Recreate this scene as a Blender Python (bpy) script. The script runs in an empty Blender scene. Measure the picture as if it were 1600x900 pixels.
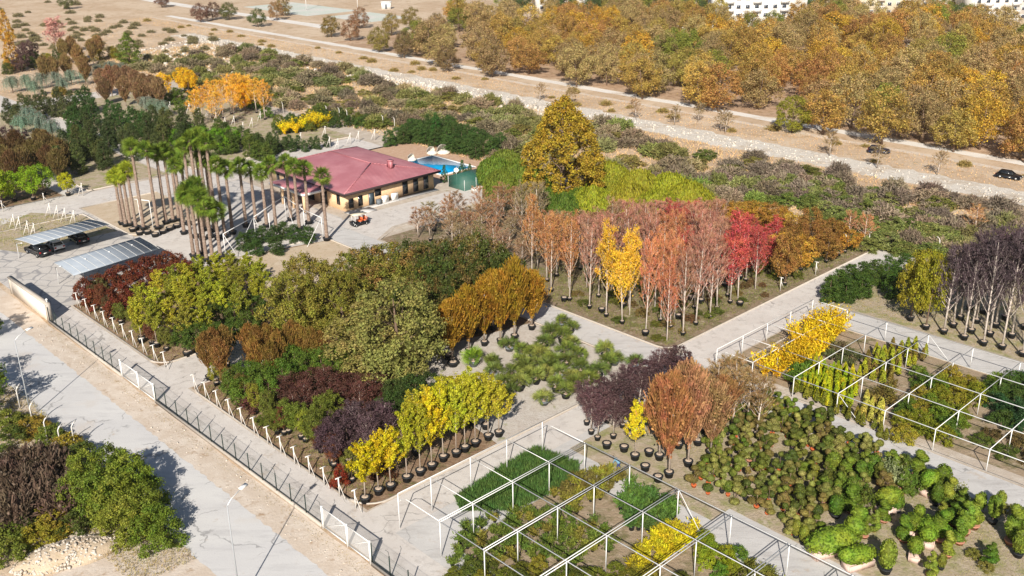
import bpy, bmesh, math, random
import numpy as np
from mathutils import Vector, Matrix

# ---------------------------------------------------------------- camera, sky, sun, exposure
SC = bpy.context.scene
COL = SC.collection
FPX, PITCH, ROLL, CH = 1562.16, math.radians(21.9476), -0.01296544, 50.0
_cp, _sp = math.cos(PITCH), math.sin(PITCH)
FW = np.array([0, _cp, -_sp]); _r = np.array([1.0, 0, 0]); _u = np.array([0, _sp, _cp])
_cr, _sr = math.cos(ROLL), math.sin(ROLL)
RT, UP = _r*_cr+_u*_sr, _u*_cr-_r*_sr
cam = bpy.data.cameras.new('camera'); camo = bpy.data.objects.new('camera', cam); COL.objects.link(camo)
cam.sensor_width = 36; cam.lens = FPX/1600*36; cam.clip_end = 6000; cam.clip_start = 1
camo.matrix_world = Matrix(((RT[0], UP[0], -FW[0], 0), (RT[1], UP[1], -FW[1], 0), (RT[2], UP[2], -FW[2], CH), (0, 0, 0, 1)))
SC.camera = camo
SUN_EL, SHADOW_AZ = math.radians(33), math.radians(7.4)      # shadows fall away from the camera
SUNV = Vector((-math.sin(SHADOW_AZ)*math.cos(SUN_EL), -math.cos(SHADOW_AZ)*math.cos(SUN_EL), math.sin(SUN_EL)))
W_ = bpy.data.worlds.new("World"); SC.world = W_; W_.use_nodes = True
nt = W_.node_tree; sky = nt.nodes.new('ShaderNodeTexSky'); sky.sky_type = 'NISHITA'; sky.sun_disc = False
sky.sun_elevation = SUN_EL; sky.sun_rotation = math.atan2(SUNV.x, SUNV.y); sky.air_density = 1.0; sky.dust_density = 1.0
nt.links.new(sky.outputs[0], nt.nodes['Background'].inputs[0]); nt.nodes['Background'].inputs[1].default_value = 0.055
sl = bpy.data.lights.new('sun', 'SUN'); sl.energy = 5.0; sl.angle = math.radians(0.5); sl.color = (1, 0.93, 0.83)
so = bpy.data.objects.new('sun', sl); COL.objects.link(so); so.rotation_euler = SUNV.to_track_quat('Z', 'Y').to_euler()
SC.view_settings.view_transform = 'Standard'; SC.view_settings.look = 'None'
SC.view_settings.exposure = 0.49; SC.view_settings.gamma = 1.0

# ---------------------------------------------------------------- site frame
AZ = -.75834
AA = np.array([-math.sin(AZ), -math.cos(AZ)]); BB = np.array([math.cos(AZ), -math.sin(AZ)])
ROT_A = math.atan2(AA[1], AA[0]); ROT_B = math.atan2(BB[1], BB[0])
def W(u, v, z=0.0):
    p = AA*u+BB*v; return Vector((p[0], p[1], z))
def G(x, y, z=0.0):
    d = FW+RT*(x-800)/FPX-UP*(y-450)/FPX
    p = np.array([0, 0, CH])+d*((z-CH)/d[2]); return Vector(p)
def PX(p):
    X = np.array([p[0], p[1], (p[2] if len(p) > 2 else 0)-CH]); d = X@FW
    return 800+FPX*(X@RT)/d, 450-FPX*(X@UP)/d
def UV(p):
    q = np.array([p[0], p[1]]); return float(q@AA), float(q@BB)
def height_at(base, ytop):
    lo, hi = 0.0, 30.0
    for _ in range(24):
        m = (lo+hi)/2
        if PX((base[0], base[1], m))[1] > ytop: lo = m
        else: hi = m
    return lo
def lin(r, g, b, k=1.0):
    f = lambda c: ((c/255+.055)/1.055)**2.4 if c > 10 else c/255/12.92
    return (min(f(r)*k, .9), min(f(g)*k, .9), min(f(b)*k, .9))

# ---------------------------------------------------------------- materials
MATS = {}
def nodes(name):
    m = bpy.data.materials.new(name); m.use_nodes = True; MATS[name] = m
    t = m.node_tree; return m, t, t.nodes['Principled BSDF']
def N(t, typ, **kw):
    n = t.nodes.new(typ)
    for k, v in kw.items(): setattr(n, k, v)
    return n
def ramp(t, src, lo, hi):
    r = N(t, 'ShaderNodeMapRange'); r.inputs['From Min'].default_value = lo; r.inputs['From Max'].default_value = hi
    t.links.new(src, r.inputs['Value']); return r.outputs[0]
def mixc(t, f, a, b, typ='MIX'):
    m = N(t, 'ShaderNodeMix', data_type='RGBA', blend_type=typ)
    if isinstance(f, float): m.inputs[0].default_value = f
    else: t.links.new(f, m.inputs[0])
    for s, i in ((a, 6), (b, 7)):
        if isinstance(s, tuple): m.inputs[i].default_value = (*s, 1)
        else: t.links.new(s, m.inputs[i])
    return m.outputs[2]
def noise(t, co, scale, detail=4, rough=.6, stretch=None, dist=0.0):
    n = N(t, 'ShaderNodeTexNoise'); n.inputs['Scale'].default_value = scale; n.inputs['Detail'].default_value = detail
    n.inputs['Roughness'].default_value = rough; n.inputs['Distortion'].default_value = dist
    if stretch:
        mp = N(t, 'ShaderNodeMapping'); mp.inputs['Rotation'].default_value = (0, 0, stretch[0]); mp.inputs['Scale'].default_value = stretch[1]
        t.links.new(co, mp.inputs[0]); co = mp.outputs[0]
    t.links.new(co, n.inputs['Vector']); return n.outputs[0]
def ground_mat(name, base, layers, rough=.95, bump=.3, bscale=3, metal=0, spec=.2, cracks=None):
    """layers: (colour, scale, low, high[, stretch])"""
    m, t, b = nodes(name); co = N(t, 'ShaderNodeNewGeometry').outputs['Position']; c = base
    for L in layers:
        c = mixc(t, ramp(t, noise(t, co, L[1], 5, .65, L[4] if len(L) > 4 else None), L[2], L[3]), c, L[0])
    if cracks:      # wandering cracks, and patches of spilled soil
        wp = N(t, 'ShaderNodeVectorMath', operation='MULTIPLY_ADD'); nz = N(t, 'ShaderNodeTexNoise'); nz.inputs['Scale'].default_value = .5; nz.inputs['Detail'].default_value = 5; t.links.new(co, nz.inputs['Vector'])
        t.links.new(nz.outputs['Color'], wp.inputs[0]); wp.inputs[1].default_value = (3, 3, 0); t.links.new(co, wp.inputs[2])
        vo = N(t, 'ShaderNodeTexVoronoi', feature='DISTANCE_TO_EDGE'); vo.inputs['Scale'].default_value = cracks; t.links.new(wp.outputs[0], vo.inputs['Vector'])
        mk = N(t, 'ShaderNodeMath', operation='MULTIPLY'); t.links.new(ramp(t, vo.outputs['Distance'], .014, .004), mk.inputs[0]); t.links.new(ramp(t, noise(t, co, .25, 3), .48, .56), mk.inputs[1])
        c = mixc(t, mk.outputs[0], c, tuple(q*.62 for q in base)); c = mixc(t, ramp(t, noise(t, co, .33, 6, .75), .60, .72), c, (.44, .36, .285)); c = mixc(t, ramp(t, noise(t, co, 1.7, 5, .7, SA), .62, .74), c, tuple(q*.80 for q in base))
    if isinstance(c, tuple): b.inputs['Base Color'].default_value = (*c, 1)
    else: t.links.new(c, b.inputs['Base Color'])
    b.inputs['Roughness'].default_value = rough; b.inputs['Specular IOR Level'].default_value = spec; b.inputs['Metallic'].default_value = metal
    if bump:
        bp = N(t, 'ShaderNodeBump'); bp.inputs['Strength'].default_value = bump; bp.inputs['Distance'].default_value = .2
        t.links.new(noise(t, co, bscale, 6, .7), bp.inputs['Height']); t.links.new(bp.outputs[0], b.inputs['Normal'])
    return m
SA = (-ROT_A, (.25, 1.2, 1))     # streaks along the A direction
TAN, DRY, SOIL = (.46, .32, .20), (.36, .23, .12), (.20, .135, .08)
ground_mat('earth', (.47, .345, .235), [((.58, .46, .34), .05, .40, .6), ((.36, .24, .13), .35, .52, .70), ((.22, .19, .10), .16, .62, .74), ((.60, .46, .33), 1.6, .5, .75), ((.26, .17, .095), 4, .60, .8)], bump=.6, bscale=2.5)
ground_mat('verge', (.55, .46, .375), [((.62, .54, .46), .5, .45, .6), ((.38, .27, .18), .9, .56, .7), ((.26, .24, .12), .7, .66, .76), ((.60, .52, .44), 5, .5, .75)], bump=.35, bscale=4)
ground_mat('asphalt', (.55, .54, .535), [((.61, .60, .585), .25, .4, .65, SA), ((.48, .47, .465), .7, .52, .7, SA), ((.52, .46, .40), .12, .56, .75), ((.38, .37, .375), 9, .55, .85), ((.36, .35, .35), .5, .66, .70, (-ROT_A, (.6, 6, 1)))], rough=.85, bump=.12, bscale=9, cracks=.16)
ground_mat('concrete_path', (.54, .50, .465), [((.60, .565, .53), .35, .4, .65), ((.40, .365, .335), .9, .52, .72), ((.33, .27, .21), 2.2, .6, .8), ((.57, .53, .50), 7, .5, .8)], bump=.12, bscale=6, cracks=.3)
ground_mat('grey_path', (.49, .475, .46), [((.56, .545, .53), .35, .4, .65), ((.33, .31, .295), .9, .5, .75, SA), ((.5, .48, .46), 6, .45, .8)], bump=.15, bscale=6, cracks=.24)
ground_mat('nursery_soil', (.24, .155, .095), [((.35, .25, .17), .35, .45, .6), ((.12, .13, .045), .8, .52, .66), ((.14, .075, .045), 2.0, .5, .7), ((.42, .32, .22), 3.5, .6, .75)], bump=.7, bscale=3)
ground_mat('sparse_grass', (.40, .325, .235), [((.27, .265, .115), .5, .45, .62), ((.48, .40, .31), 1.3, .5, .68), ((.20, .17, .09), 3, .56, .74)], bump=.6, bscale=4)
ground_mat('shady_bed', (.27, .20, .135), [((.16, .15, .065), .5, .47, .62), ((.42, .35, .26), 1.1, .54, .68), ((.13, .10, .06), 2.4, .5, .7)], bump=.7, bscale=4)  # soil colour darkened to carry undergrowth and the shade between the trees
ground_mat('nursery_sand', (.46, .39, .32), [((.54, .48, .41), .5, .45, .62), ((.33, .27, .18), 1.1, .56, .7), ((.25, .24, .13), .6, .64, .74)], bump=.4, bscale=5)
ground_mat('gravel_bed', (.50, .45, .40), [((.56, .52, .47), .8, .45, .65), ((.26, .27, .13), .55, .6, .7), ((.38, .32, .26), 3, .5, .75)], bump=.5, bscale=7)
ground_mat('sand', (.50, .40, .29), [((.56, .47, .36), .5, .45, .65), ((.36, .29, .17), 1.1, .55, .7), ((.45, .33, .22), 4, .5, .75)], bump=.4, bscale=5)
ground_mat('white_gravel', (.58, .53, .46), [((.48, .40, .31), .12, .50, .62), ((.66, .62, .56), .9, .5, .65), ((.36, .29, .21), 1.3, .56, .7), ((.68, .64, .59), 4, .5, .7)], bump=1, bscale=1.4)
ground_mat('rock_slope', (.46, .36, .27), [((.58, .51, .45), .3, .48, .6), ((.36, .31, .25), .9, .5, .66), ((.30, .24, .17), 2, .56, .72)], bump=1, bscale=1.2)
ground_mat('track', (.68, .65, .61), [((.56, .48, .40), .2, .5, .7, SA), ((.74, .71, .67), 1.2, .5, .7)], bump=.2, bscale=2)
ground_mat('wood_floor', (.40, .27, .175), [((.50, .36, .25), .12, .45, .6), ((.22, .12, .065), .6, .5, .7), ((.24, .22, .09), .3, .6, .7)], bump=.7, bscale=2)
ground_mat('court', (.52, .56, .50), [((.60, .58, .54), .1, .45, .6), ((.45, .42, .38), .6, .55, .75)], bump=.1)
ground_mat('bed_soil', (.33, .25, .17), [((.17, .15, .07), .6, .48, .64), ((.42, .34, .25), 1.4, .52, .7)], bump=.6, bscale=4)
ground_mat('deck_brick', (.47, .31, .21), [((.55, .40, .29), 1.2, .45, .65), ((.38, .22, .14), 3, .5, .7)], bump=.2)
ground_mat('kerb', (.45, .40, .345), [((.36, .30, .245), 1.5, .5, .7), ((.52, .48, .43), 6, .5, .7)], bump=.1, bscale=9)
ground_mat('white_paint', (.80, .79, .77), [((.68, .65, .62), 1.2, .55, .75)], rough=.5, bump=.05, spec=.4)
ground_mat('white_concrete', (.74, .71, .67), [((.58, .53, .47), 1.6, .52, .72)], rough=.85, bump=.15, bscale=9)
ground_mat('cream_wall', (.80, .73, .64), [((.70, .62, .53), .7, .5, .75)], bump=.08)
ground_mat('green_metal', (.018, .035, .03), [((.03, .055, .045), 3, .5, .7)], rough=.5, bump=0)
ground_mat('dark_plastic', (.022, .024, .027), [((.045, .045, .045), 2, .5, .7)], rough=.6, bump=.05)
ground_mat('grey_plastic', (.16, .18, .20), [((.22, .24, .26), 2, .5, .7)], rough=.6, bump=.05)
ground_mat('orange_pot', (.62, .15, .05), [((.5, .14, .06), 2, .5, .7)], rough=.6, bump=.05)
ground_mat('clay_pot', (.50, .23, .15), [((.58, .32, .23), 2, .5, .7)], rough=.8, bump=.1)
ground_mat('pot_soil', (.52, .42, .33), [((.36, .27, .19), 6, .45, .65)], bump=.3, bscale=15)
ground_mat('planter_wood', (.62, .47, .40), [((.5, .34, .27), 3, .5, .7, (0, (1, 1, .2)))], bump=.2, bscale=8)
ground_mat('bark_pale', (.46, .38, .31), [((.32, .25, .20), 1.5, .45, .65), ((.56, .50, .44), 4, .55, .7)], bump=.3, bscale=12)
ground_mat('bark_white', (.66, .58, .51), [((.38, .31, .26), 2.5, .5, .66)], bump=.3, bscale=12)
ground_mat('bark_brown', (.17, .115, .08), [((.27, .2, .15), 2, .5, .7)], bump=.5, bscale=12)
ground_mat('palm_bark', (.28, .20, .155), [((.40, .31, .25), 2.0, .45, .65, (0, (1, 1, 3))), ((.16, .11, .085), 5, .52, .68)], bump=.8, bscale=9)
ground_mat('pipe_steel', (.78, .78, .77), [((.62, .60, .58), 1.4, .58, .8)], rough=.4, bump=0, spec=.5)
ground_mat('galvanised', (.34, .36, .38), [], rough=.5, bump=0, spec=.5)
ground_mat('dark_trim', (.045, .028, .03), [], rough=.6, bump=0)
ground_mat('ac_white', (.78, .78, .76), [((.68, .68, .67), 2, .5, .7)], rough=.45, bump=0)
ground_mat('far_plaster', (.78, .76, .72), [((.66, .63, .58), .2, .45, .7)], bump=.05)
ground_mat('far_cream', (.72, .66, .52), [((.62, .56, .44), .2, .45, .7)], bump=.05)
ground_mat('shade_net', (.028, .12, .075), [((.05, .17, .11), 1.5, .45, .7)], bump=.3)
ground_mat('cloth_blue', (.045, .06, .16), [], bump=.1); ground_mat('cloth_teal', (.16, .30, .40), [], bump=.1)
ground_mat('skin', (.45, .27, .19), [], bump=0, rough=.6); ground_mat('cloth_cream', (.70, .62, .47), [], bump=0, rough=.6)
ground_mat('seat_orange', (.55, .12, .04), [], bump=0, rough=.5); ground_mat('hair_dark', (.03, .02, .018), [], bump=0)
ground_mat('tyre', (.02, .02, .02), [], bump=0, rough=.8); ground_mat('rim', (.5, .5, .5), [], bump=0, rough=.3, metal=.8, spec=.5)
ground_mat('car_black', (.012, .013, .017), [], bump=0, rough=.18, spec=.6); ground_mat('car_white', (.72, .73, .74), [], bump=0, rough=.22, spec=.6)
ground_mat('car_blue', (.02, .025, .06), [], bump=0, rough=.25, spec=.6); ground_mat('lamp_red', (.35, .01, .01), [], bump=0, rough=.2)
ground_mat('wicker', (.75, .70, .62), [((.5, .42, .33), 8, .5, .6)], bump=.3, bscale=20)
def glass_mat(name, c, rough=.08):
    m, t, b = nodes(name); b.inputs['Base Color'].default_value = (*c, 1); b.inputs['Roughness'].default_value = rough; b.inputs['Specular IOR Level'].default_value = .7
glass_mat('dark_glass', (.015, .018, .022)); glass_mat('far_glass', (.05, .06, .08), .2); glass_mat('door_blue', (.05, .075, .095), .4)
def water_mat():
    m, t, b = nodes('pool_water'); co = N(t, 'ShaderNodeNewGeometry').outputs['Position']
    t.links.new(mixc(t, ramp(t, noise(t, co, .5, 3), .4, .65), (.0, .22, .48), (.01, .32, .60)), b.inputs['Base Color'])
    b.inputs['Roughness'].default_value = .08
    bp = N(t, 'ShaderNodeBump'); bp.inputs['Strength'].default_value = .15; t.links.new(noise(t, co, 3, 3), bp.inputs['Height']); t.links.new(bp.outputs[0], b.inputs['Normal'])
water_mat()
def paving_mat():
    m, t, b = nodes('scallop_paving'); co = N(t, 'ShaderNodeNewGeometry').outputs['Position']
    warp = N(t, 'ShaderNodeVectorMath', operation='MULTIPLY_ADD')
    nz = N(t, 'ShaderNodeTexNoise'); nz.inputs['Scale'].default_value = .35; t.links.new(co, nz.inputs['Vector'])
    t.links.new(nz.outputs['Color'], warp.inputs[0]); warp.inputs[1].default_value = (1.6, 1.6, 0); t.links.new(co, warp.inputs[2])
    v = N(t, 'ShaderNodeTexVoronoi', feature='DISTANCE_TO_EDGE'); v.inputs['Scale'].default_value = .42; v.inputs['Randomness'].default_value = .55; t.links.new(warp.outputs[0], v.inputs['Vector'])
    v2 = N(t, 'ShaderNodeTexVoronoi', feature='DISTANCE_TO_EDGE'); v2.inputs['Scale'].default_value = 3.2; t.links.new(co, v2.inputs['Vector'])
    c = mixc(t, ramp(t, noise(t, co, .4, 4), .4, .65), (.50, .47, .44), (.57, .54, .51))
    c = mixc(t, ramp(t, noise(t, co, 8, 4), .45, .75), c, (.42, .39, .36))
    c = mixc(t, ramp(t, v2.outputs['Distance'], .05, .0), c, (.44, .41, .38))
    c = mixc(t, ramp(t, v.outputs['Distance'], .045, .02), c, (.29, .28, .28))
    t.links.new(c, b.inputs['Base Color']); b.inputs['Roughness'].default_value = .9
paving_mat()
def roof_mat():
    m, t, b = nodes('roof_sheet'); g = N(t, 'ShaderNodeNewGeometry'); co = g.outputs['Position']
    mp = N(t, 'ShaderNodeMapping'); mp.inputs['Rotation'].default_value = (0, 0, -ROT_A); t.links.new(co, mp.inputs[0])
    w = N(t, 'ShaderNodeTexWave', bands_direction='Y'); w.inputs['Scale'].default_value = 1.1; t.links.new(mp.outputs[0], w.inputs['Vector'])
    w2 = N(t, 'ShaderNodeTexWave', bands_direction='X'); w2.inputs['Scale'].default_value = .9; t.links.new(mp.outputs[0], w2.inputs['Vector'])
    c = mixc(t, ramp(t, noise(t, co, .3, 4), .4, .65), (.48, .18, .205), (.60, .265, .29))
    c = mixc(t, ramp(t, noise(t, co, 9, 4), .5, .8), c, (.42, .15, .17))
    c = mixc(t, ramp(t, w.outputs[0], .12, .0), c, (.30, .07, .09)); t.links.new(c, b.inputs['Base Color']); b.inputs['Roughness'].default_value = .45
    bp = N(t, 'ShaderNodeBump'); bp.inputs['Strength'].default_value = .9; bp.inputs['Distance'].default_value = .08
    t.links.new(w2.outputs[0], bp.inputs['Height']); t.links.new(bp.outputs[0], b.inputs['Normal'])
roof_mat()
def stone_mat():
    m, t, b = nodes('stone_wall'); co = N(t, 'ShaderNodeTexCoord').outputs['Object']
    sp = N(t, 'ShaderNodeSeparateXYZ'); t.links.new(co, sp.inputs[0]); ad = N(t, 'ShaderNodeMath', operation='ADD'); t.links.new(sp.outputs[0], ad.inputs[0]); t.links.new(sp.outputs[1], ad.inputs[1])
    cb = N(t, 'ShaderNodeCombineXYZ'); t.links.new(ad.outputs[0], cb.inputs[0]); t.links.new(sp.outputs[2], cb.inputs[1])
    br = N(t, 'ShaderNodeTexBrick'); br.inputs['Scale'].default_value = 2.2; br.inputs['Mortar Size'].default_value = .02
    br.inputs['Color1'].default_value = (.78, .52, .29, 1); br.inputs['Color2'].default_value = (.68, .44, .24, 1); br.inputs['Mortar'].default_value = (.70, .56, .40, 1)
    t.links.new(cb.outputs[0], br.inputs['Vector'])
    c = mixc(t, ramp(t, noise(t, co, 3, 4), .45, .7), br.outputs[0], (.80, .58, .37)); t.links.new(c, b.inputs['Base Color']); b.inputs['Roughness'].default_value = .9
stone_mat()
def canopy_mat():
    m, t, b = nodes('canopy_sheet'); co = N(t, 'ShaderNodeNewGeometry').outputs['Position']
    c = mixc(t, ramp(t, noise(t, co, .5, 4), .4, .7), (.27, .31, .36), (.33, .37, .42)); t.links.new(c, b.inputs['Base Color']); b.inputs['Roughness'].default_value = .6
canopy_mat()
def mesh_mat(name, c, dens):
    m, t, b = nodes(name); b.inputs['Base Color'].default_value = (*c, 1); b.inputs['Roughness'].default_value = .6
    b.inputs['Alpha'].default_value = dens
mesh_mat('fence_mesh', (.06, .10, .08), .10); mesh_mat('gate_mesh', (.75, .74, .72), .30); mesh_mat('net_cage', (.03, .12, .09), .75)
def leaf_mat(name, transl=.35, vary=.5, patch=.6):
    m, t, b = nodes(name); oi = N(t, 'ShaderNodeObjectInfo'); ge = N(t, 'ShaderNodeNewGeometry'); co = N(t, 'ShaderNodeTexCoord').outputs['Object']
    ad = N(t, 'ShaderNodeVectorMath', operation='MULTIPLY_ADD'); cb = N(t, 'ShaderNodeCombineXYZ'); t.links.new(oi.outputs['Random'], cb.inputs[0]); t.links.new(cb.outputs[0], ad.inputs[0]); ad.inputs[1].default_value = (97, 0, 0); t.links.new(co, ad.inputs[2])
    co = ad.outputs[0]
    # alpha of the object colour says how far the crown has turned to rust
    inv = N(t, 'ShaderNodeMath', operation='SUBTRACT'); inv.inputs[0].default_value = 1; t.links.new(oi.outputs['Alpha'], inv.inputs[1])
    mk = N(t, 'ShaderNodeMath', operation='MULTIPLY'); t.links.new(inv.outputs[0], mk.inputs[0]); t.links.new(ramp(t, noise(t, co, .45, 3), .48, .58), mk.inputs[1])
    c = mixc(t, mk.outputs[0], oi.outputs['Color'], (.33, .16, .06))
    hs = N(t, 'ShaderNodeHueSaturation')
    t.links.new(ramp(t, noise(t, co, .9, 4), .2, .8), hs.inputs['Hue']); hs.inputs['Hue'].default_value = .5
    hr = N(t, 'ShaderNodeMapRange'); hr.inputs['To Min'].default_value = .475; hr.inputs['To Max'].default_value = .525; t.links.new(noise(t, co, 1.3, 3), hr.inputs['Value']); hr.inputs['From Min'].default_value = .3; hr.inputs['From Max'].default_value = .7
    t.links.new(hr.outputs[0], hs.inputs['Hue'])
    vr = N(t, 'ShaderNodeMapRange'); vr.inputs['To Min'].default_value = 1-vary; vr.inputs['To Max'].default_value = 1+vary; t.links.new(ge.outputs['Random Per Island'], vr.inputs['Value'])
    t.links.new(vr.outputs[0], hs.inputs['Value']); hs.inputs['Saturation'].default_value = 1.0; t.links.new(c, hs.inputs['Color'])
    t.links.new(hs.outputs[0], b.inputs['Base Color']); b.inputs['Roughness'].default_value = .6; b.inputs['Specular IOR Level'].default_value = .25
    if transl:
        tr = N(t, 'ShaderNodeBsdfTranslucent'); t.links.new(hs.outputs[0], tr.inputs[0]); mx = N(t, 'ShaderNodeMixShader'); mx.inputs[0].default_value = transl
        t.links.new(b.outputs[0], mx.inputs[1]); t.links.new(tr.outputs[0], mx.inputs[2]); t.links.new(mx.outputs[0], t.nodes['Material Output'].inputs[0])
leaf_mat('leaf'); leaf_mat('twig', 0, .4)

# ---------------------------------------------------------------- mesh kit
class MB:
    def __init__(s): s.v = []; s.f = []; s.n = 0
    def add(s, v, f):
        v = np.asarray(v, float).reshape(-1, 3); s.v.append(v)
        for q in f: s.f.append(tuple(i+s.n for i in q))
        s.n += len(v); return s
    def quads(s, V):                     # V: (n,4,3)
        V = np.asarray(V, float); n = len(V); s.v.append(V.reshape(-1, 3))
        idx = (np.arange(n*4)+s.n).reshape(-1, 4); s.f.extend(map(tuple, idx.tolist())); s.n += n*4; return s
    def box(s, c, d, rot=0, tilt=None):
        x, y, z = d[0]/2, d[1]/2, d[2]/2
        P = np.array([(-x, -y, -z), (x, -y, -z), (x, y, -z), (-x, y, -z), (-x, -y, z), (x, -y, z), (x, y, z), (-x, y, z)])
        if tilt is not None: P = P@np.array(tilt).T
        cr, sr = math.cos(rot), math.sin(rot); P = P@np.array([(cr, sr, 0), (-sr, cr, 0), (0, 0, 1)])+np.array(c)
        return s.add(P, [(0, 3, 2, 1), (4, 5, 6, 7), (0, 1, 5, 4), (1, 2, 6, 5), (2, 3, 7, 6), (3, 0, 4, 7)])
    def bar(s, a, b, w, h=None):
        a = Vector(a); b = Vector(b); d = b-a; L = d.length
        if L < 1e-6: return s
        q = d.to_track_quat('X', 'Z').to_matrix(); return s.box((a+b)/2, (L, w, h or w), 0, [list(r) for r in q])
    def tube(s, pts, rad, n=6, cap=True):
        pts = [Vector(p) for p in pts]; V = []
        for i, p in enumerate(pts):
            d = (pts[min(i+1, len(pts)-1)]-pts[max(i-1, 0)]).normalized()
            a = d.orthogonal().normalized() if abs(d.z) < .95 else Vector((1, 0, 0)); a = (a-d*a.dot(d)).normalized(); b = d.cross(a); r = rad[i] if hasattr(rad, '__len__') else rad
            for k in range(n):
                t = 2*math.pi*k/n; V.append(p+a*math.cos(t)*r+b*math.sin(t)*r)
        F = [(i*n+k, i*n+(k+1) % n, (i+1)*n+(k+1) % n, (i+1)*n+k) for i in range(len(pts)-1) for k in range(n)]
        if cap: F += [tuple(range(n-1, -1, -1)), tuple((len(pts)-1)*n+k for k in range(n))]
        return s.add([tuple(v) for v in V], F)
    def lathe(s, prof, n=12, c=(0, 0, 0), cap=True, jag=0, seed=0):
        R = random.Random(seed); V = []
        for r, z in prof:
            for k in range(n):
                t = 2*math.pi*k/n; q = r*(1+R.uniform(-jag, jag)); V.append((c[0]+q*math.cos(t), c[1]+q*math.sin(t), c[2]+z))
        m = len(prof); F = [(i*n+k, i*n+(k+1) % n, (i+1)*n+(k+1) % n, (i+1)*n+k) for i in range(m-1) for k in range(n)]
        if cap: F += [tuple(range(n-1, -1, -1)), tuple((m-1)*n+k for k in range(n))]
        return s.add(V, F)
    def prism(s, poly, z0, z1):
        n = len(poly); V = [(p[0], p[1], z0) for p in poly]+[(p[0], p[1], z1) for p in poly]
        return s.add(V, [tuple(range(n-1, -1, -1)), tuple(range(n, 2*n))]+[(i, (i+1) % n, n+(i+1) % n, n+i) for i in range(n)])
    def mesh(s, name, mat, smooth=False):
        me = bpy.data.meshes.new(name); V = np.concatenate(s.v) if s.v else np.zeros((0, 3))
        lens = np.array([len(f) for f in s.f], dtype=np.int32); loops = np.fromiter((i for f in s.f for i in f), dtype=np.int32)
        me.vertices.add(len(V)); me.vertices.foreach_set('co', V.astype(np.float32).ravel())
        me.loops.add(len(loops)); me.loops.foreach_set('vertex_index', loops)
        me.polygons.add(len(lens)); st = np.zeros(len(lens), np.int32); st[1:] = np.cumsum(lens)[:-1]
        me.polygons.foreach_set('loop_start', st); me.polygons.foreach_set('loop_total', lens)
        if smooth: me.polygons.foreach_set('use_smooth', np.ones(len(lens), bool))
        me.update(calc_edges=True); me.validate(); me.materials.append(MATS[mat]); return me
    def obj(s, name, mat, parent=None, smooth=False, loc=None, rot=0):
        return link(name, s.mesh(name, mat, smooth), parent, loc, rot)
def link(name, data, parent=None, loc=None, rot=0):
    o = bpy.data.objects.new(name, data); COL.objects.link(o)
    if parent is not None: o.parent = parent
    if loc is not None: o.location = loc
    if rot: o.rotation_euler = (0, 0, rot)
    return o
def tag(o, label=None, cat=None, group=None, kind=None):
    if label: o['label'] = label
    if cat: o['category'] = cat
    if group: o['group'] = group
    if kind: o['kind'] = kind
    return o
def thing(name, label, cat, loc=(0, 0, 0), rot=0, group=None):
    return tag(link(name, None, None, loc, rot), label, cat, group)
def struct(name, mb, mat): return tag(mb.obj(name, mat), kind='structure')
ORD = 'first second third fourth fifth sixth seventh eighth ninth tenth eleventh twelfth thirteenth fourteenth fifteenth sixteenth seventeenth eighteenth nineteenth twentieth'.split()
def ordn(i):
    T = ['twenty', 'thirty', 'forty', 'fifty', 'sixty', 'seventy', 'eighty', 'ninety']
    if i < 20: return ORD[i]
    if i >= 99: return 'hundred-and-'+ordn(i-100) if i > 99 else 'hundredth'
    d, r = divmod(i+1, 10)
    return T[d-2][:-1]+'ieth' if r == 0 else T[d-2]+'-'+ORD[r-1]

# ---------------------------------------------------------------- ground sheets
def sheet(name, poly, z, mat, uv=True, step=None):
    P = [W(a, b, z) if uv else G(a, b) for a, b in poly]
    mb = MB(); mb.add([(p.x, p.y, z) for p in P], [tuple(range(len(P)))]); o = struct(name, mb, mat); return o
mb = MB(); mb.add([(-3000, -600, 0), (3000, -600, 0), (3000, 5000, 0), (-3000, 5000, 0)], [(0, 1, 2, 3)]); struct('ground', mb, 'earth')
def rect(u0, v0, u1, v1): return [(u0, v0), (u1, v0), (u1, v1), (u0, v1)]
R_ = random.Random(5)
def ragged(u0, u1, vlo, vhi, amp, step=3.0, seed=1):
    R = random.Random(seed); n = max(2, int((u1-u0)/step)); A = []; B = []
    for i in range(n+1):
        u = u0+(u1-u0)*i/n; A.append((u, vlo+R.uniform(-amp, amp))); B.append((u, vhi+R.uniform(-amp, amp)))
    return A+B[::-1]
sheet('nursery_ground', rect(-270, 37.2, 20, 134), .002, 'nursery_sand')
sheet('dirt_verge', ragged(-190, 20, 18, 36.6, 0.3, 4), .004, 'verge')
sheet('road', ragged(-190, -10, 27.2, 33.6, 0.14, .45, 3), .008, 'asphalt')
sheet('parking_paving', [(-300, 37.2), (-126.6, 37.2), (-126.6, 58), (-129.6, 66), (-131.5, 79.7), (-131.5, 87), (-165, 87), (-165, 60), (-300, 60)], .008, 'scallop_paving')
sheet('palm_plaza', [(-146.6, 59), (-127.5, 59), (-127.5, 66), (-124, 79.7), (-131, 86.5), (-146.6, 86.5)], .026, 'concrete_path')
sheet('path', rect(-126.6, 37.2, 5, 40.7), .012, 'concrete_path')
sheet('path', rect(-101.2, 40.7, -94.1, 52), .016, 'concrete_path')
sheet('path', rect(-61.6, 40.7, -57.5, 86), .016, 'concrete_path'); sheet('path', rect(-63.1, 86, -57.2, 134), .016, 'concrete_path')
sheet('path', rect(-131, 79.7, 20, 84.4), .020, 'grey_path')
sheet('path', [(-131, 84.4), (-119, 84.4), (-122.5, 90), (-123, 120), (-131, 120)], .012, 'concrete_path')
sheet('path', rect(-57.5, 104.5, 5, 109.6), .008, 'grey_path')
sheet('path', rect(-300, 79.7, -165, 84.5), .008, 'concrete_path')
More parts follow.
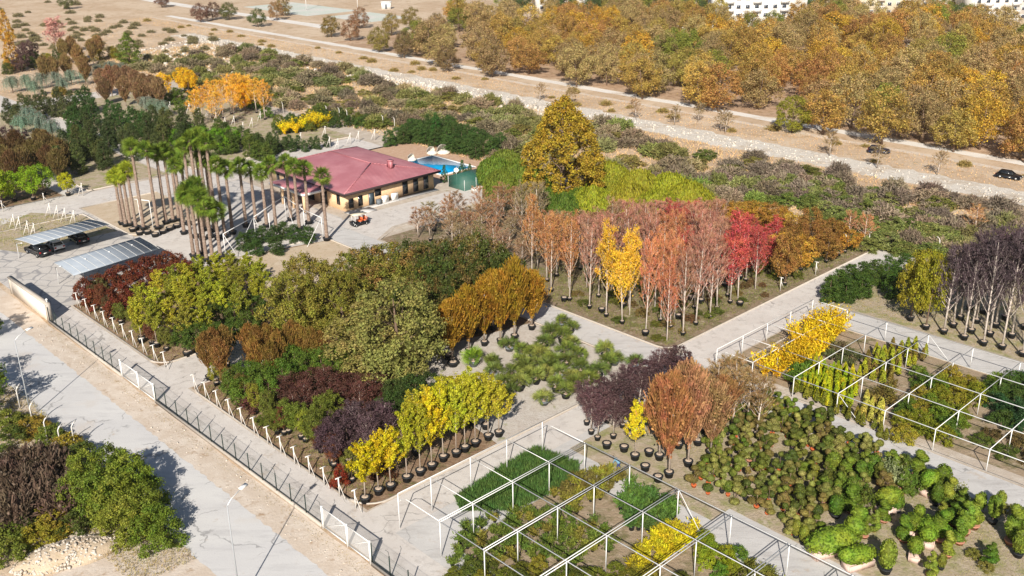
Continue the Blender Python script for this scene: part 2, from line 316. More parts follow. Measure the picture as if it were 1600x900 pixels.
sheet('path', rect(-177, 37.2, -165.3, 79.7), .016, 'concrete_path'); sheet('path', rect(-177, 84.5, -165.3, 121), .012, 'concrete_path')
sheet('path', rect(-271, 40, -262, 110), .012, 'concrete_path'); sheet('path', rect(-262, 60, -178, 64), .016, 'concrete_path')
sheet('planting_bed', rect(-126.4, 41.0, -101.4, 79.4), .020, 'nursery_soil'); sheet('planting_bed', rect(-93.9, 41.0, -61.8, 79.4), .024, 'nursery_soil')
sheet('planting_bed', rect(-101.4, 52, -93.9, 79.4), .028, 'nursery_soil')
sheet('sand_patch', [(-127, 64), (-112, 62), (-106, 72), (-108, 79.2), (-124, 79.3)], .036, 'sand')
sheet('gravel_patch', [(-84, 62), (-79, 59), (-62.0, 56.5), (-62.0, 79.2), (-80, 79.2)], .032, 'gravel_bed')
sheet('planting_bed', rect(-119, 84.7, -63.3, 134), .024, 'shady_bed')
sheet('planting_bed', rect(-55.9, 67.0, 8, 79.4), .024, 'sparse_grass'); sheet('planting_bed', rect(-56.5, 60.8, -40, 67), .028, 'sparse_grass')
sheet('path', [(-57.5, 40.7), (-57.5, 67.0), (-44, 63.4), (8, 62.4), (8, 40.7)], .020, 'grey_path')
sheet('planting_bed', [(-44, 63.4), (-42, 67.1), (8, 67.1), (8, 62.8)], .036, 'sparse_grass')
sheet('seedling_bed', rect(-52.5, 43, 8, 57.6), .032, 'bed_soil')
sheet('planting_bed', rect(-57, 86.2, 8, 104.3), .024, 'bed_soil')
sheet('planting_bed', rect(-57, 110, 8, 150), .020, 'sparse_grass')
sheet('palm_bed', rect(-168.3, 58.9, -147.2, 72.5), .024, 'sand')
sheet('grass_island', [(-163.6, 38), (-152, 44), (-152, 58), (-164.6, 57.6), (-172, 52), (-172, 38)][:5], .020, 'sparse_grass')
sheet('planting_bed', rect(-262, 84.8, -178, 122), .020, 'sparse_grass'); sheet('planting_bed', rect(-262, 64.2, -178, 79.4), .020, 'sparse_grass')
sheet('planting_bed', rect(-262, 40, -178, 59.8), .020, 'nursery_soil')
sheet('pool_terrace', rect(-166, 112.6, -134, 128.5), .012, 'deck_brick')
sheet('river_gravel', ragged(-360, 60, 169.0, 177.8, .9, 1.6, 9), .008, 'white_gravel')
sheet('river_gravel', ragged(-240, -160, 162, 176, 1.8, 2.0, 19), .004, 'white_gravel')
sheet('gravel_track', ragged(-420, 60, 195.5, 198.8, .35, 5, 11), .012, 'track')
sheet('sandy_track', ragged(-420, 60, 189.2, 191.0, .3, 5, 12), .008, 'verge')
sheet('sandy_slope', ragged(-420, 60, 178, 189.2, .8, 5, 14), .004, 'earth')
sheet('wood_floor', ragged(-300, 120, 200, 330, 1.5, 6, 13), .008, 'wood_floor')
sheet('sports_court', rect(-425, 236, -372, 262), .012, 'court'); sheet('sports_court', rect(-364, 240, -335, 262), .012, 'court')
sheet('far_road', ragged(-640, -330, 218, 224, .4, 9, 15), .012, 'track'); sheet('far_road', ragged(-330, 100, 318, 325, .4, 9, 15), .016, 'track')
# sloping stony bank at the far left
sheet('rocky_ground', [(-330, 140), (-300, 128), (-262, 140), (-240, 160), (-300, 172), (-350, 178)], .006, 'rock_slope')

def kerb(uvs, w=.16, h=.13, closed=False, name='kerb', mat='kerb'):
    """kerb as mitred strip along uv points"""
    P = [W(a, b) for a, b in uvs]; n = len(P); mb = MB(); V = []
    for i, p in enumerate(P):
        a = P[i-1] if (i or closed) else None; b = P[(i+1) % n] if (i < n-1 or closed) else None
        d1 = (p-a).normalized() if a is not None else (b-p).normalized(); d2 = (b-p).normalized() if b is not None else d1
        t = (d1+d2).normalized(); nrm = Vector((-t.y, t.x, 0)); k = w/2/max(.4, nrm.dot(Vector((-d1.y, d1.x, 0))))
        V += [(p.x+nrm.x*k, p.y+nrm.y*k, 0), (p.x+nrm.x*k, p.y+nrm.y*k, h), (p.x-nrm.x*k, p.y-nrm.y*k, h), (p.x-nrm.x*k, p.y-nrm.y*k, 0)]
    F = []
    for i in range(n if closed else n-1):
        j = (i+1) % n
        for k in range(3): F.append((i*4+k, j*4+k, j*4+k+1, i*4+k+1))
    if not closed: F += [(3, 2, 1, 0), tuple((n-1)*4+k for k in range(4))]
    mb.add(V, F); return struct(name, mb, mat)
def arc(cu, cv, r, a0, a1, n=6): return [(cu+r*math.cos(math.radians(a0+(a1-a0)*i/n)), cv+r*math.sin(math.radians(a0+(a1-a0)*i/n))) for i in range(n+1)]
kerb([(-126.4, 79.4), (-126.4, 41.2)]+[(-126, 40.9)]+[(-103.5, 40.9)]+arc(-103.5, 43, 2.1, -90, 0)+[(-101.4, 52)])
kerb([(-93.9, 52)]+arc(-92.2, 42.6, 1.7, 180, 270)+[(-64.2, 40.9)]+arc(-64.2, 43.3, 2.4, -90, 0)+[(-61.8, 77.5)]+arc(-63.6, 77.6, 1.8, 0, 90)+[(-124, 79.4)])
kerb([(-63.2, 134), (-63.2, 86.5)]+arc(-65, 86.4, 1.8, 0, -90)+[(-118.5, 84.6), (-121.5, 90), (-122, 106)])
kerb([(-56.7, 67.0), (-56.7, 77.8)]+arc(-55, 77.8, 1.7, 180, 90)+[(5, 79.5)])
kerb([(-168.4, 72.5), (-168.4, 58.8), (-148.9, 58.8), (-147.1, 60.4), (-147.1, 72.5)])
kerb([(-164.8, 38), (-164.8, 57.9), (-152, 58.1)]); kerb([(5, 84.6), (-53, 84.6), (-55.6, 86), (-55.6, 102), (-54.5, 104.3), (5, 104.3)]); kerb([(5, 109.8), (-56, 109.8), (-57, 134)])
kerb([(-178, 40), (-178, 59.8), (-262, 59.8)]); kerb([(-262, 64.2), (-178, 64.2), (-178, 79.4), (-262, 79.4)]); kerb([(-262, 84.8), (-178, 84.8), (-178, 121)])

# ---------------------------------------------------------------- boundary wall, fences, gates
def boundary():
    t = thing('boundary_wall', 'cream entrance wall with grey coping beside the paved car park', 'wall', W(-129.7, 37))
    mb = MB(); mb.box((0, 0, 1.15), (13.2, .35, 2.3)); mb.obj('wall', 'cream_wall', t, loc=(0, 0, 0), rot=ROT_A)
    mb = MB(); mb.box((0, 0, 2.39), (13.5, .6, .17)); mb.obj('coping', 'kerb', t, rot=ROT_A)
    mb = MB()
    for x in (-6.5, 6.5): mb.box((x, .02, 1.2), (.55, .5, 2.45))
    mb.obj('pillar', 'kerb', t, rot=ROT_A)
    mb = MB(); mb.tube([(6.3, .1, 2.5), (6.3, .1, 2.75)], .06); mb.lathe([(.02, 2.75), (.14, 2.8), (.16, 2.92), (.05, 3.02)], 8, (6.3, .1, 0)); mb.obj('wall_lamp', 'white_paint', t, rot=ROT_A)
boundary()
def fence(u0, u1, label):
    t = thing('mesh_fence', label, 'fence', W(u0, 36.8), ROT_A); L = u1-u0
    MB().box((L/2, 0, .15), (L, .24, .30)).obj('plinth', 'kerb', t)
    n = max(1, round(L/2.35)); wires = MB()
    for i in range(n+1):
        x = L*i/n; mb = MB(); hh = 2.0
        mb.box((x, .02, hh/2+.1), (.07, .07, hh))
        if i % 3 == 1: mb.tube([(x, .03, 2.0), (x, -.04, 2.55), (x, -.3, 2.85)], .02, 4)
        mb.obj('post', 'green_metal', t)
    for z in (1.1, 1.9): wires.box((L/2, .045, z), (L, .008, .008))
    wires.obj('wire', 'green_metal', t)
    MB().add([(0, .06, .3), (L, .06, .3), (L, .06, 1.95), (0, .06, 1.95)], [(0, 1, 2, 3)]).obj('mesh_panel', 'fence_mesh', t)
fence(-122.9, -101.9, 'dark green mesh fence between the cream wall and the farther white gate')
fence(-93.4, -62.5, 'long dark green mesh fence running between the two white gates')
fence(-55.4, 8, 'dark green mesh fence past the nearer white gate beside the shade frames')
def gate(u0, u1, label):
    t = thing('mesh_gate', label, 'gate', W(u0, 36.8), ROT_A); L = u1-u0; m = L*.53
    for x in (0, m, L): MB().box((x, 0, 1.12), (.16, .16, 2.24)).obj('post', 'white_paint', t)
    for a, b in ((.1, m-.1), (m+.1, L-.1)):
        mb = MB()
        for z in (.22, 2.1): mb.box(((a+b)/2, 0, z), (b-a, .07, .07))
        for x in (a, b): mb.box((x, 0, 1.16), (.07, .07, 1.8))
        mb.bar((a, 0, .25), (b, 0, 2.08), .03); lf = mb.obj('gate_leaf', 'white_paint', t)
        MB().add([(a, .03, .25), (b, .03, .25), (b, .03, 2.08), (a, .03, 2.08)], [(0, 1, 2, 3)]).obj('mesh_panel', 'gate_mesh', lf)
gate(-101.7, -93.6, 'white double mesh gate opening onto the path spur, nearer the cream wall')
gate(-62.3, -55.6, 'white double mesh gate at the corner by the yellow trees')
# ---------------------------------------------------------------- T-shaped white posts
def t_mesh(h=1.9, arm=.62, brace=True):
    mb = MB(); mb.box((0, 0, h/2), (.09, .09, h)); mb.box((0, 0, h+.035), (.09, arm, .07))
    if brace: mb.bar((.05, 0, h*.72), (.9, 0, .05), .045)
    return mb.mesh('t_post', 'white_concrete')
TP = t_mesh(); TA = None
def t_posts(pts, labf, group, rot=ROT_A, me=None):
    for i, p in enumerate(pts):
        g = G(*p); o = link('concrete_post', me or TP, None, g, rot); tag(o, labf(i), 'post', group)
run1 = [(122, 479), (136, 489), (150, 499), (164, 509), (179, 519), (194, 529), (209, 540), (225, 552), (242, 563), (258, 574)]
run2 = [(305, 610), (322, 622), (340, 636), (359, 650), (378, 664), (398, 679), (419, 694), (439.5, 709), (461, 726), (484, 741), (507, 759), (531, 776), (556, 795)]
t_posts(run1, lambda i: f'white T-shaped post on the kerb by the rust bushes, {ordn(i)} from the cream wall', 'white T-posts along the fence path')
t_posts(run2, lambda i: f'white T-shaped post on the long kerb, {ordn(i)} from the path spur', 'white T-posts along the fence path')
def aframe(h=2.3):
    mb = MB(); mb.box((0, 0, h/2), (.09, .09, h)); mb.box((0, 0, h), (.1, .7, .09)); mb.bar((0, 0, h*.9), (-.75, .5, .03), .08); mb.bar((0, 0, h*.5), (-.4, .25, h*.45), .05); return mb.mesh('a_post', 'white_concrete')
TA = aframe()
t_posts([(80, 338), (92, 342), (104, 346), (118, 350), (24, 356), (33, 360), (46, 367), (56, 371), (130, 306), (119, 299)], lambda i: f'white braced post standing around the dry grass island, {ordn(i)} in the cluster', 'white braced posts by the car park', ROT_B, TA)
t_posts([(5, 331), (70, 319)], lambda i: f'white T-shaped post before the bright green tree row, {ordn(i)} from the frame edge', 'white T-posts by the green row', ROT_B)
t_posts([(408, 190), (395, 200), (381, 207), (367, 197), (353, 199), (339, 192), (325, 188), (311, 183), (297, 177), (267, 174)], lambda i: f'white braced post below the orange-yellow birches, {ordn(i)} from the yellow shrub row', 'white braced posts under the birches', ROT_B, TA)
t_posts([(471, 224), (509, 214), (529, 234), (548, 225), (561, 222), (516, 231), (586, 219)], lambda i: f'white T-shaped post behind the red roof, {ordn(i)} from the yellow shrub row', 'white posts behind the red roof', ROT_B, TA)
t_posts([(880, 345), (1219, 455), (1274, 430), (1251, 402), (1357, 382), (1324, 372)], lambda i: f'white T-shaped post edging the colourful tree plot, {ordn(i)} from the big cypress', 'white posts around the colourful plot', ROT_B)
# leaning concrete fence posts with bent tips behind the pool and yellow row
def bent():
    mb = MB(); mb.tube([(0, 0, 0), (0, 0, 2.3), (0, .15, 2.6), (0, .5, 2.85)], .07, 5); return mb.mesh('bent_post', 'white_concrete')
TB = bent(); t_posts([(443, 178), (511, 184), (531, 187), (543, 190), (599, 200), (617, 203), (1320, 394), (1465, 400)], lambda i: f'bent-tip concrete post on the back boundary, {ordn(i)} from the yellow shrub row', 'bent-tip posts on the back boundary', ROT_B, TB)
t_posts([(32, 640), (53, 668), (75, 692), (97, 705), (118, 700)], lambda i: f'bent-tip concrete post in the roadside scrub, {ordn(i)} from the nearer street lamp', 'bent-tip posts in roadside scrub', ROT_A, TB)
# ---------------------------------------------------------------- street lamps
def lamp(p, label, rotarm):
    g = G(*p); t = thing('street_lamp', label, 'street lamp', g, rotarm); h = 8.7
    MB().tube([(0, 0, 0), (0, 0, h*.5), (0, 0, h)], [.07, .055, .04], 8).obj('pole', 'galvanised', t, True)
    MB().box((0, 0, .02), (.4, .4, .04)).obj('base_plate', 'grey_plastic', t)
    MB().tube([(0, 0, h-.05), (.5, 0, h+.25), (1.5, 0, h+.45)], .035, 6).obj('arm', 'pipe_steel', t, True)
    MB().box((1.85, 0, h+.5), (.75, .3, .12)).obj('lamp_head', 'white_paint', t)
lamp((49, 652), 'pale street lamp in the scrub across the road from the long fence', ROT_B+.35)
lamp((376, 942), 'pale street lamp standing low on the road, its foot beyond the frame', ROT_B+.35)
# ---------------------------------------------------------------- shade frames (white steel grids)
def frame(name, label, us, vs, h, dbl=False, skip=()):
    t = thing(name, label, 'shade frame', W(us[1], vs[0])); o0 = W(us[1], vs[0])
    q = lambda u, v, z=0: W(u, v, z)-o0
    for j, v in enumerate(vs):
        mb = MB(); e = us[0]; mb.bar(q(us[1], v, h), q(us[-1], v, h), .07)
        if 1: mb.tube([q(us[1], v, h), q(us[0]+1.2, v, h), q(us[0]+.4, v, h-.35), q(us[0], v, h-.9)] if j in (0, len(vs)-1) else [q(us[1], v, h), q(us[0], v, h)], .035, 5)
        mb.obj('long_rail', 'pipe_steel', t)
    for i, u in enumerate(us):
        mb = MB()
        for k in ((-.12, .12) if dbl and i else (0,)): mb.bar(q(u+k, vs[0], h+.035), q(u+k, vs[-1], h+.035), .055)
        mb.obj('cross_rail', 'pipe_steel', t)
        for j, v in enumerate(vs):
            if (i, j) in skip: continue
            MB().tube([q(u, v, 0), q(u, v, h)], .045, 6).obj('post', 'pipe_steel', t)
    mb = MB()
    for v in (vs[0], vs[-1]):
        for i in range(3, len(us)-1, 4): mb.bar(q(us[i], v, h), q(us[i]+2.6, v, .05), .05)
    mb.obj('brace', 'pipe_steel', t)
O2 = UV(G(1241, 590, 2.4))
frame('shade_frame', 'white steel grid frame over the golden shrubs and lime conifers', [O2[0]-9.6]+[O2[0]+5.0*i for i in range(-1, 12)], [O2[1]+4.97*j for j in range(5)], 2.4)
O1 = UV(G(914, 692, 3.4))
frame('shade_frame', 'white steel grid frame over the green seedling beds by the corner path', [O1[0]-5.4]+[O1[0]+5.24*i for i in range(0, 12)], [O1[1]-d for d in (0, 4.6, 9.0, 13.5, 17.0)], 3.4, True)
# palm court frame: slanting posts, one bent rail
def palm_frame():
    t = thing('palm_frame', 'white pipe frame with slanting props among the potted palms', 'shade frame', G(505, 375)); o0 = G(505, 375)
    hh = 3.6; q = lambda p, z: G(*p)-o0+Vector((0, 0, z))
    ring = [(505, 375), (477, 362), (447, 340), (400, 374), (353, 402)]
    mb = MB()
    for a, b in zip(ring, ring[1:]): mb.bar(q(a, hh), q(b, hh), .09)
    mb.obj('rail', 'pipe_steel', t)
    for p in ring+[(423, 368)]: MB().tube([q(p, 0), q(p, hh)], .055, 6).obj('post', 'pipe_steel', t)
    for a, b in (((505, 375), (480, 386)), ((447, 340), (468, 380)), ((353, 402), (372, 402)), ((400, 374), (412, 368)), ((400, 374), (371, 392))):
        MB().tube([q(b, 0), q(a, hh)], .045, 5).obj('prop', 'pipe_steel', t)
palm_frame()
def goal():
    t = thing('pipe_arch', 'white pipe arch standing in the sandy palm bed', 'pipe arch', G(240, 360)); o0 = G(240, 360)
    a = G(240, 360)-o0; b = G(222, 358)-o0
    for p in (a, b): MB().tube([p, p+Vector((0, 0, 4.9))], .06, 6).obj('post', 'white_paint', t)
    MB().bar(a+Vector((0, 0, 4.9)), b+Vector((-.8, .3, 4.9)), .13).obj('rail', 'white_paint', t)
goal()
# ---------------------------------------------------------------- carport canopies
def carport(label, c, L, Wd, h0, ribs, rot):
    t = thing('carport_canopy', label, 'carport', (c.x, c.y, 0), rot); n = 8
    prof = [(-Wd/2+Wd*k/n, h0[0]+(h0[1]-h0[0])*k/n+.10*math.sin(math.pi*k/n)) for k in range(n+1)]
    mb = MB(); V = []
    for x in (-L/2, L/2): V += [(x, y, z) for y, z in prof]
    for x in (-L/2, L/2): V += [(x, y, z-.05) for y, z in prof]
    m = n+1; F = [(k, k+1, m+k+1, m+k) for k in range(n)]+[(2*m+k, 3*m+k, 3*m+k+1, 2*m+k+1) for k in range(n)]+[(0, m, 3*m, 2*m), (n, 2*m+n, 3*m+n, m+n)]+[(k, 2*m+k, 2*m+k+1, k+1) for k in range(n)]+[(m+k, m+k+1, 3*m+k+1, 3*m+k) for k in range(n)]
    mb.add(V, F); mb.obj('roof_sheet', 'canopy_sheet', t)
    mb = MB()
    for i in range(ribs+1):
        x = -L/2+L*i/ribs; mb.tube([(x, y, z+.03) for y, z in prof], .022, 4)
    mb.obj('rib', 'far_plaster', t)
    for i in range(0, ribs+1, 3):
        x = -L/2+L*i/ribs; MB().tube([(x, Wd/2-.4, 0), (x, Wd/2-.4, h0[1]*.8), (x, Wd*.1, h0[1]-.1)], .07, 6).obj('support', 'pipe_steel', t)
def cp2(pc, label, ribs, hz):
    c = sum(pc, Vector())/4; e = (pc[1]-pc[0]+pc[2]-pc[3])/2; f = (pc[3]-pc[0]+pc[2]-pc[1])/2
    carport(label, c, e.length, f.length, hz, ribs, math.atan2(e.y, e.x)); return c, e, f
cp2([G(114, 432, 2.2), G(246, 388, 2.2), G(221, 371, 3.0), G(84, 409, 3.0)], 'empty blue-grey carport canopy nearest the rust bushes', 11, (2.2, 3.0))
cp2([G(46, 384, 3.3), G(172, 350, 3.3), G(138, 343, 2.9), G(28, 372, 2.9)], 'blue-grey carport canopy sheltering the parked cars', 11, (3.3, 2.9))
# ---------------------------------------------------------------- vehicles
def car(label, loc, rot, L, Wd, H, paint, kind='suv', lights=True):
    t = thing('parked_car', label, 'car', loc, rot); h0 = .28
    if kind == 'suv': side = [(-L/2, h0+.25), (-L/2, H*.56), (-L/2+.1, H*.60), (-L*.30, H*.60), (-L*.30+.0, H*.60), (L*.17, H*.60), (L*.44, H*.52), (L/2, H*.44), (L/2, h0+.1), (L*.46, h0), (-L*.47, h0)]
    else: side = [(-L/2, h0+.2), (-L/2+.03, H*.56), (-L*.40, H*.62), (L*.15, H*.62), (L*.42, H*.50), (L/2, H*.40), (L/2, h0+.1), (L*.46, h0), (-L*.47, h0)]
    mb = MB(); n = len(side); V = []
    for y, k in ((-Wd/2, 0), (-Wd/2+.1, 1), (Wd/2-.1, 1), (Wd/2, 0)):
        for x, z in side: V.append((x*(1 if k else .985), y, z+(.03 if k and z > .5 else 0)))
    F = [tuple(range(n)), tuple(range(4*n-1, 3*n-1, -1))]+[(r*n+i, r*n+(i+1) % n, (r+1)*n+(i+1) % n, (r+1)*n+i) for r in range(3) for i in range(n)]
    mb.add(V, [f[::-1] for f in F]); body = mb.obj('body', paint, t)
    x0, x1, y = (-L*.47, L*.20, Wd/2-.06) if kind == 'suv' else (-L*.42, L*.2, Wd/2-.06)
    def cab(ins, z0, z1, a, b, name, mat, par):
        mb = MB(); yb, yt = y-ins, y-ins-.17
        mb.add([(x0+ins, -yb, z0), (x1-ins, -yb, z0), (x1-ins, yb, z0), (x0+ins, yb, z0), (x0+a, -yt, z1), (x1-b, -yt, z1), (x1-b, yt, z1), (x0+a, yt, z1)], [(0, 3, 2, 1), (4, 5, 6, 7), (0, 1, 5, 4), (1, 2, 6, 5), (2, 3, 7, 6), (3, 0, 4, 7)]); return mb.obj(name, mat, par)
    cab(.0, H*.60, H*.94, .28, .75, 'window', 'dark_glass', t)
    yt = y-.16; mb = MB(); mb.box(((x0+.26+x1-.72)/2, 0, H*.955), ((x1-.72)-(x0+.26), yt*2, .05))
    for s in (-1, 1):
        for xa, xb in ((x0, x0+.27), (x1, x1-.74), ((x0+x1)/2-.1, (x0+x1)/2-.1)): mb.bar((xa, s*(y-.0), H*.60), (xb, s*(yt+.01), H*.94), .07)
    mb.obj('roof', paint, t)
    for sx in (-1, 1):
        for sy in (-1, 1):
            c = (sx*L*.31, sy*(Wd/2-.1)); w = MB(); 
            w.tube([(c[0], c[1]-.11, .34), (c[0], c[1]+.11, .34)], .34, 14); wo = w.obj('wheel', 'tyre', t)
            MB().tube([(c[0], c[1]+sy*.10, .34), (c[0], c[1]+sy*.125, .34)], .2, 10).obj('rim', 'rim', wo)
    for s in (-1, 1):
        MB().box((-L/2-.005, s*Wd*.38, H*.50), (.05, .26, .22)).obj('tail_light', 'lamp_red', t)
        MB().box((L/2-.06, s*Wd*.36, H*.40), (.14, .32, .14)).obj('headlight', 'ac_white', t)
        MB().box((L*.13, s*(Wd/2+.07), H*.62), (.14, .18, .13)).obj('mirror', paint, t)
    MB().box((-L/2-.02, 0, H*.38), (.03, .5, .13)).obj('number_plate', 'white_paint', t)
    MB().box((-L/2-.01, 0, .38), (.12, Wd*.9, .16)).obj('bumper', 'dark_plastic', t)
car('black four-door SUV parked under the end of the carport', G(60, 397), ROT_A+math.pi+.12, 4.7, 1.9, 1.75, 'car_black')
car('white hatchback parked in the carport shade beside the black SUV', G(85, 389), ROT_A+.1+math.pi, 3.9, 1.7, 1.5, 'car_white', 'hatch')
car('dark car parked deep in the shade under the carport', G(124, 377), ROT_A+math.pi, 4.2, 1.75, 1.5, 'car_black', 'hatch')
car('dark blue car parked on the dry bank below the autumn wood', G(1373, 239), ROT_A+.5, 4.2, 1.75, 1.5, 'car_blue', 'hatch')
car('black car with pale window standing at the end of the gravel track', G(1576, 279), ROT_A+.1, 4.3, 1.75, 1.5, 'car_black', 'hatch')
def cart():
    t = thing('golf_cart', 'golf cart with cream roof and orange seats outside the stone house', 'golf cart', G(562, 352), ROT_B)
    mb = MB(); mb.box((0, 0, .42), (2.9, 1.15, .22)); mb.box((-1.25, 0, .72), (.6, 1.1, .42)); mb.box((.1, 0, .62), (.6, 1.05, .25)); mb.box((1.05, 0, .62), (.7, 1.05, .22)); mb.obj('body', 'car_black', t)
    for x, b in ((.0, .3), (.85, -.2)):
        MB().box((x, 0, .82), (.55, 1.05, .15)).box((x+.3, 0, 1.12), (.12, 1.05, .5)).obj('seat', 'seat_orange', t)
    mb = MB(); mb.box((-.1, 0, 1.95), (2.5, 1.25, .07)); mb.obj('roof', 'cloth_cream', t)
    mb = MB()
    for x in (-1.15, 1.0):
        for y in (-.5, .5): mb.bar((x, y, .6), (x*.95, y, 1.93), .05)
    mb.obj('roof_post', 'pipe_steel', t)
    MB().tube([(-.85, -.25, .85), (-.6, -.25, 1.15)], .02, 5).lathe([(.16, 1.14), (.18, 1.16), (.16, 1.18)], 10, (-.58, -.25, 0)).obj('steering_wheel', 'dark_plastic', t)
    for x in (-.95, 1.0):
        for s in (-1, 1):
            w = MB().tube([(x, s*.5-.09, .24), (x, s*.5+.09, .24)], .24, 12).obj('wheel', 'tyre', t)
            MB().tube([(x, s*.59, .24), (x, s*.61, .24)], .13, 8).obj('rim', 'rim', w)
cart()
# ---------------------------------------------------------------- house
def house():
    t = thing('stone_house', 'single-storey stone house under a broad red hipped roof', 'house', W(-145, 98), ROT_A)
    # local x = along A (u), local y = along B (v); origin at u=-145 v=98
    X = lambda u: u+145.0; Y = lambda v: v-98.0
    u0, u1, v0, v1 = -157.2, -134.1, 89.4, 108.2; ez = 3.35
    MB().box((X((u0+u1)/2), Y((v0+v1)/2), ez/2), (u1-u0, v1-v0, ez)).obj('wall', 'stone_wall', t)
    e0, e1, w0, w1 = -158.4, -133.2, 88.6, 109.2; rv = 99.3; ra, rb = -152.5, -140.2; rz = 5.3
    mb = MB(); P = [(X(e0), Y(w0), ez), (X(e1), Y(w0), ez), (X(e1), Y(w1), ez), (X(e0), Y(w1), ez), (X(ra), Y(rv), rz), (X(rb), Y(rv), rz)]
    mb.add(P, [(0, 1, 5, 4), (1, 2, 5), (2, 3, 4, 5), (3, 0, 4)]); roof = mb.obj('roof', 'roof_sheet', t)
    mb = MB()
    for a, b in ((1, 5), (2, 5), (3, 4), (0, 4), (4, 5)): mb.bar(Vector(P[a])+Vector((0, 0, .05)), Vector(P[b])+Vector((0, 0, .05)), .22, .08)
    mb.obj('ridge_cap', 'roof_sheet', roof)
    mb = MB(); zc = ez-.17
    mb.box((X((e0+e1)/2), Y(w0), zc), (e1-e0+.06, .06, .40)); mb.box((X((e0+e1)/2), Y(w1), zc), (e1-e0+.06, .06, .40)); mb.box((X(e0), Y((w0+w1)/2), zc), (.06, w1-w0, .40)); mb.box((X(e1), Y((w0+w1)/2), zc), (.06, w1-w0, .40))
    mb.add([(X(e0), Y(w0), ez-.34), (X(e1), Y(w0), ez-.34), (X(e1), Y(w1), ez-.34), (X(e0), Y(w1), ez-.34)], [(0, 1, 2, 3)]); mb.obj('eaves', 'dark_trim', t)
    ch = MB().box((X(-137.6), Y(101.5), 5.15), (.9, .75, 1.3)).box((X(-137.6), Y(101.5), 5.86), (1.1, .95, .12)).obj('chimney', 'roof_sheet', roof)
    # lean-to ridge below the chimney
    ff = u1  # near face, u = u1
    def win(v, wv, z0, z1, face='A', mat='dark_glass', name='window'):
        if face == 'A':
            f = MB().box((X(ff)+.03, Y(v), (z0+z1)/2), (.06, wv+.14, z1-z0+.14)).obj(name, 'dark_trim', t)
            MB().box((X(ff)+.065, Y(v), (z0+z1)/2), (.03, wv, z1-z0)).obj('pane', mat, f)
        else:
            f = MB().box((X(v), Y(v0)-.03, (z0+z1)/2), (wv+.14, .06, z1-z0+.14)).obj(name, 'dark_trim', t)
            MB().box((X(v), Y(v0)-.065, (z0+z1)/2), (wv, .03, z1-z0)).obj('pane', mat, f)
    def vat(px, py):   # where a pixel column meets the near face
        a = np.array([0, 0, CH]); d = FW+RT*(px-800)/FPX-UP*(py-450)/FPX; n = np.array([*AA, 0]); s = (u1-a@n)/(d@n); p = a+d*s; return UV(p)[1], p[2]
    for px, py0, py1, wv in ((562.5, 306, 321, .75), (632.5, 284, 306, 1.0), (649, 280, 301, .95), (665, 276, 297, .95), (548, 311, 326, .8)):
        v, z1 = vat(px, py0); _, z0 = vat(px, py1); z1 = min(z1, 2.85); win(v, wv, max(.5, z0), z1)
    v, z = vat(580.5, 312); win(v, 1.0, 0.03, 2.1, mat='door_blue', name='door'); v, z = vat(590.5, 305); win(v, 1.15, 1.45, 2.5)
    for u in (-136.2, -152.5, -155): win(u, .8, .9, 2.5, 'B')
    for u in (-140.5, -144.5, -148): win(u, 1.9, .1, 2.4, 'B')
    # porch with white fascia
    mb = MB(); mb.box((X(-144), Y(86.6), 3.12), (10.4, 4.6, .14)); mb.obj('porch_roof', 'roof_sheet', t)
    mb = MB(); mb.box((X(-144), Y(84.25), 2.98), (10.6, .16, .38)); mb.box((X(-138.75), Y(86.4), 2.98), (.16, 4.3, .38)); mb.box((X(-149.25), Y(86.4), 2.98), (.16, 4.3, .38)); mb.obj('fascia', 'white_paint', t)
    for u in (-149, -145.7, -142.3, -139): MB().box((X(u), Y(84.5), 1.4), (.4, .4, 2.8)).obj('porch_column', 'stone_wall', t)
    MB().box((X(-133.4), Y(98.6), .06), (1.3, 19.4, .12)).obj('plinth', 'grey_path', t)
    MB().box((X(-132.1), Y(92.2), .10), (2.2, 2.4, .20)).obj('step', 'grey_path', t)
    for v in (92.0, 94.1): pass
house()
def ac(px, label):
    g = W(-133.5, px, .12); t = thing('air_conditioner', label, 'air conditioner', g, ROT_A)
    MB().box((0, 0, .62), (.42, 1.25, 1.15)).obj('case', 'ac_white', t)
    MB().tube([(.21, .0, .66), (.235, .0, .66)], .36, 18).obj('fan_grille', 'far_plaster', t)
    MB().box((0, -.45, .03), (.4, .1, .06)).box((0, .45, .03), (.4, .1, .06)).obj('foot', 'dark_plastic', t)
ac(97.0, 'white outdoor air conditioner by the house wall, nearer the blue door'); ac(99.0, 'white outdoor air conditioner by the house wall, nearer the tall windows')
tag(MB().box((0, 0, .4), (.6, .8, .8)).box((0, 0, .82), (.7, .9, .06)).obj('meter_box', 'grey_plastic', None, loc=W(-133.4, 95.6, .12), rot=ROT_A), 'grey box with lid against the stone wall beside the air conditioners', 'box')
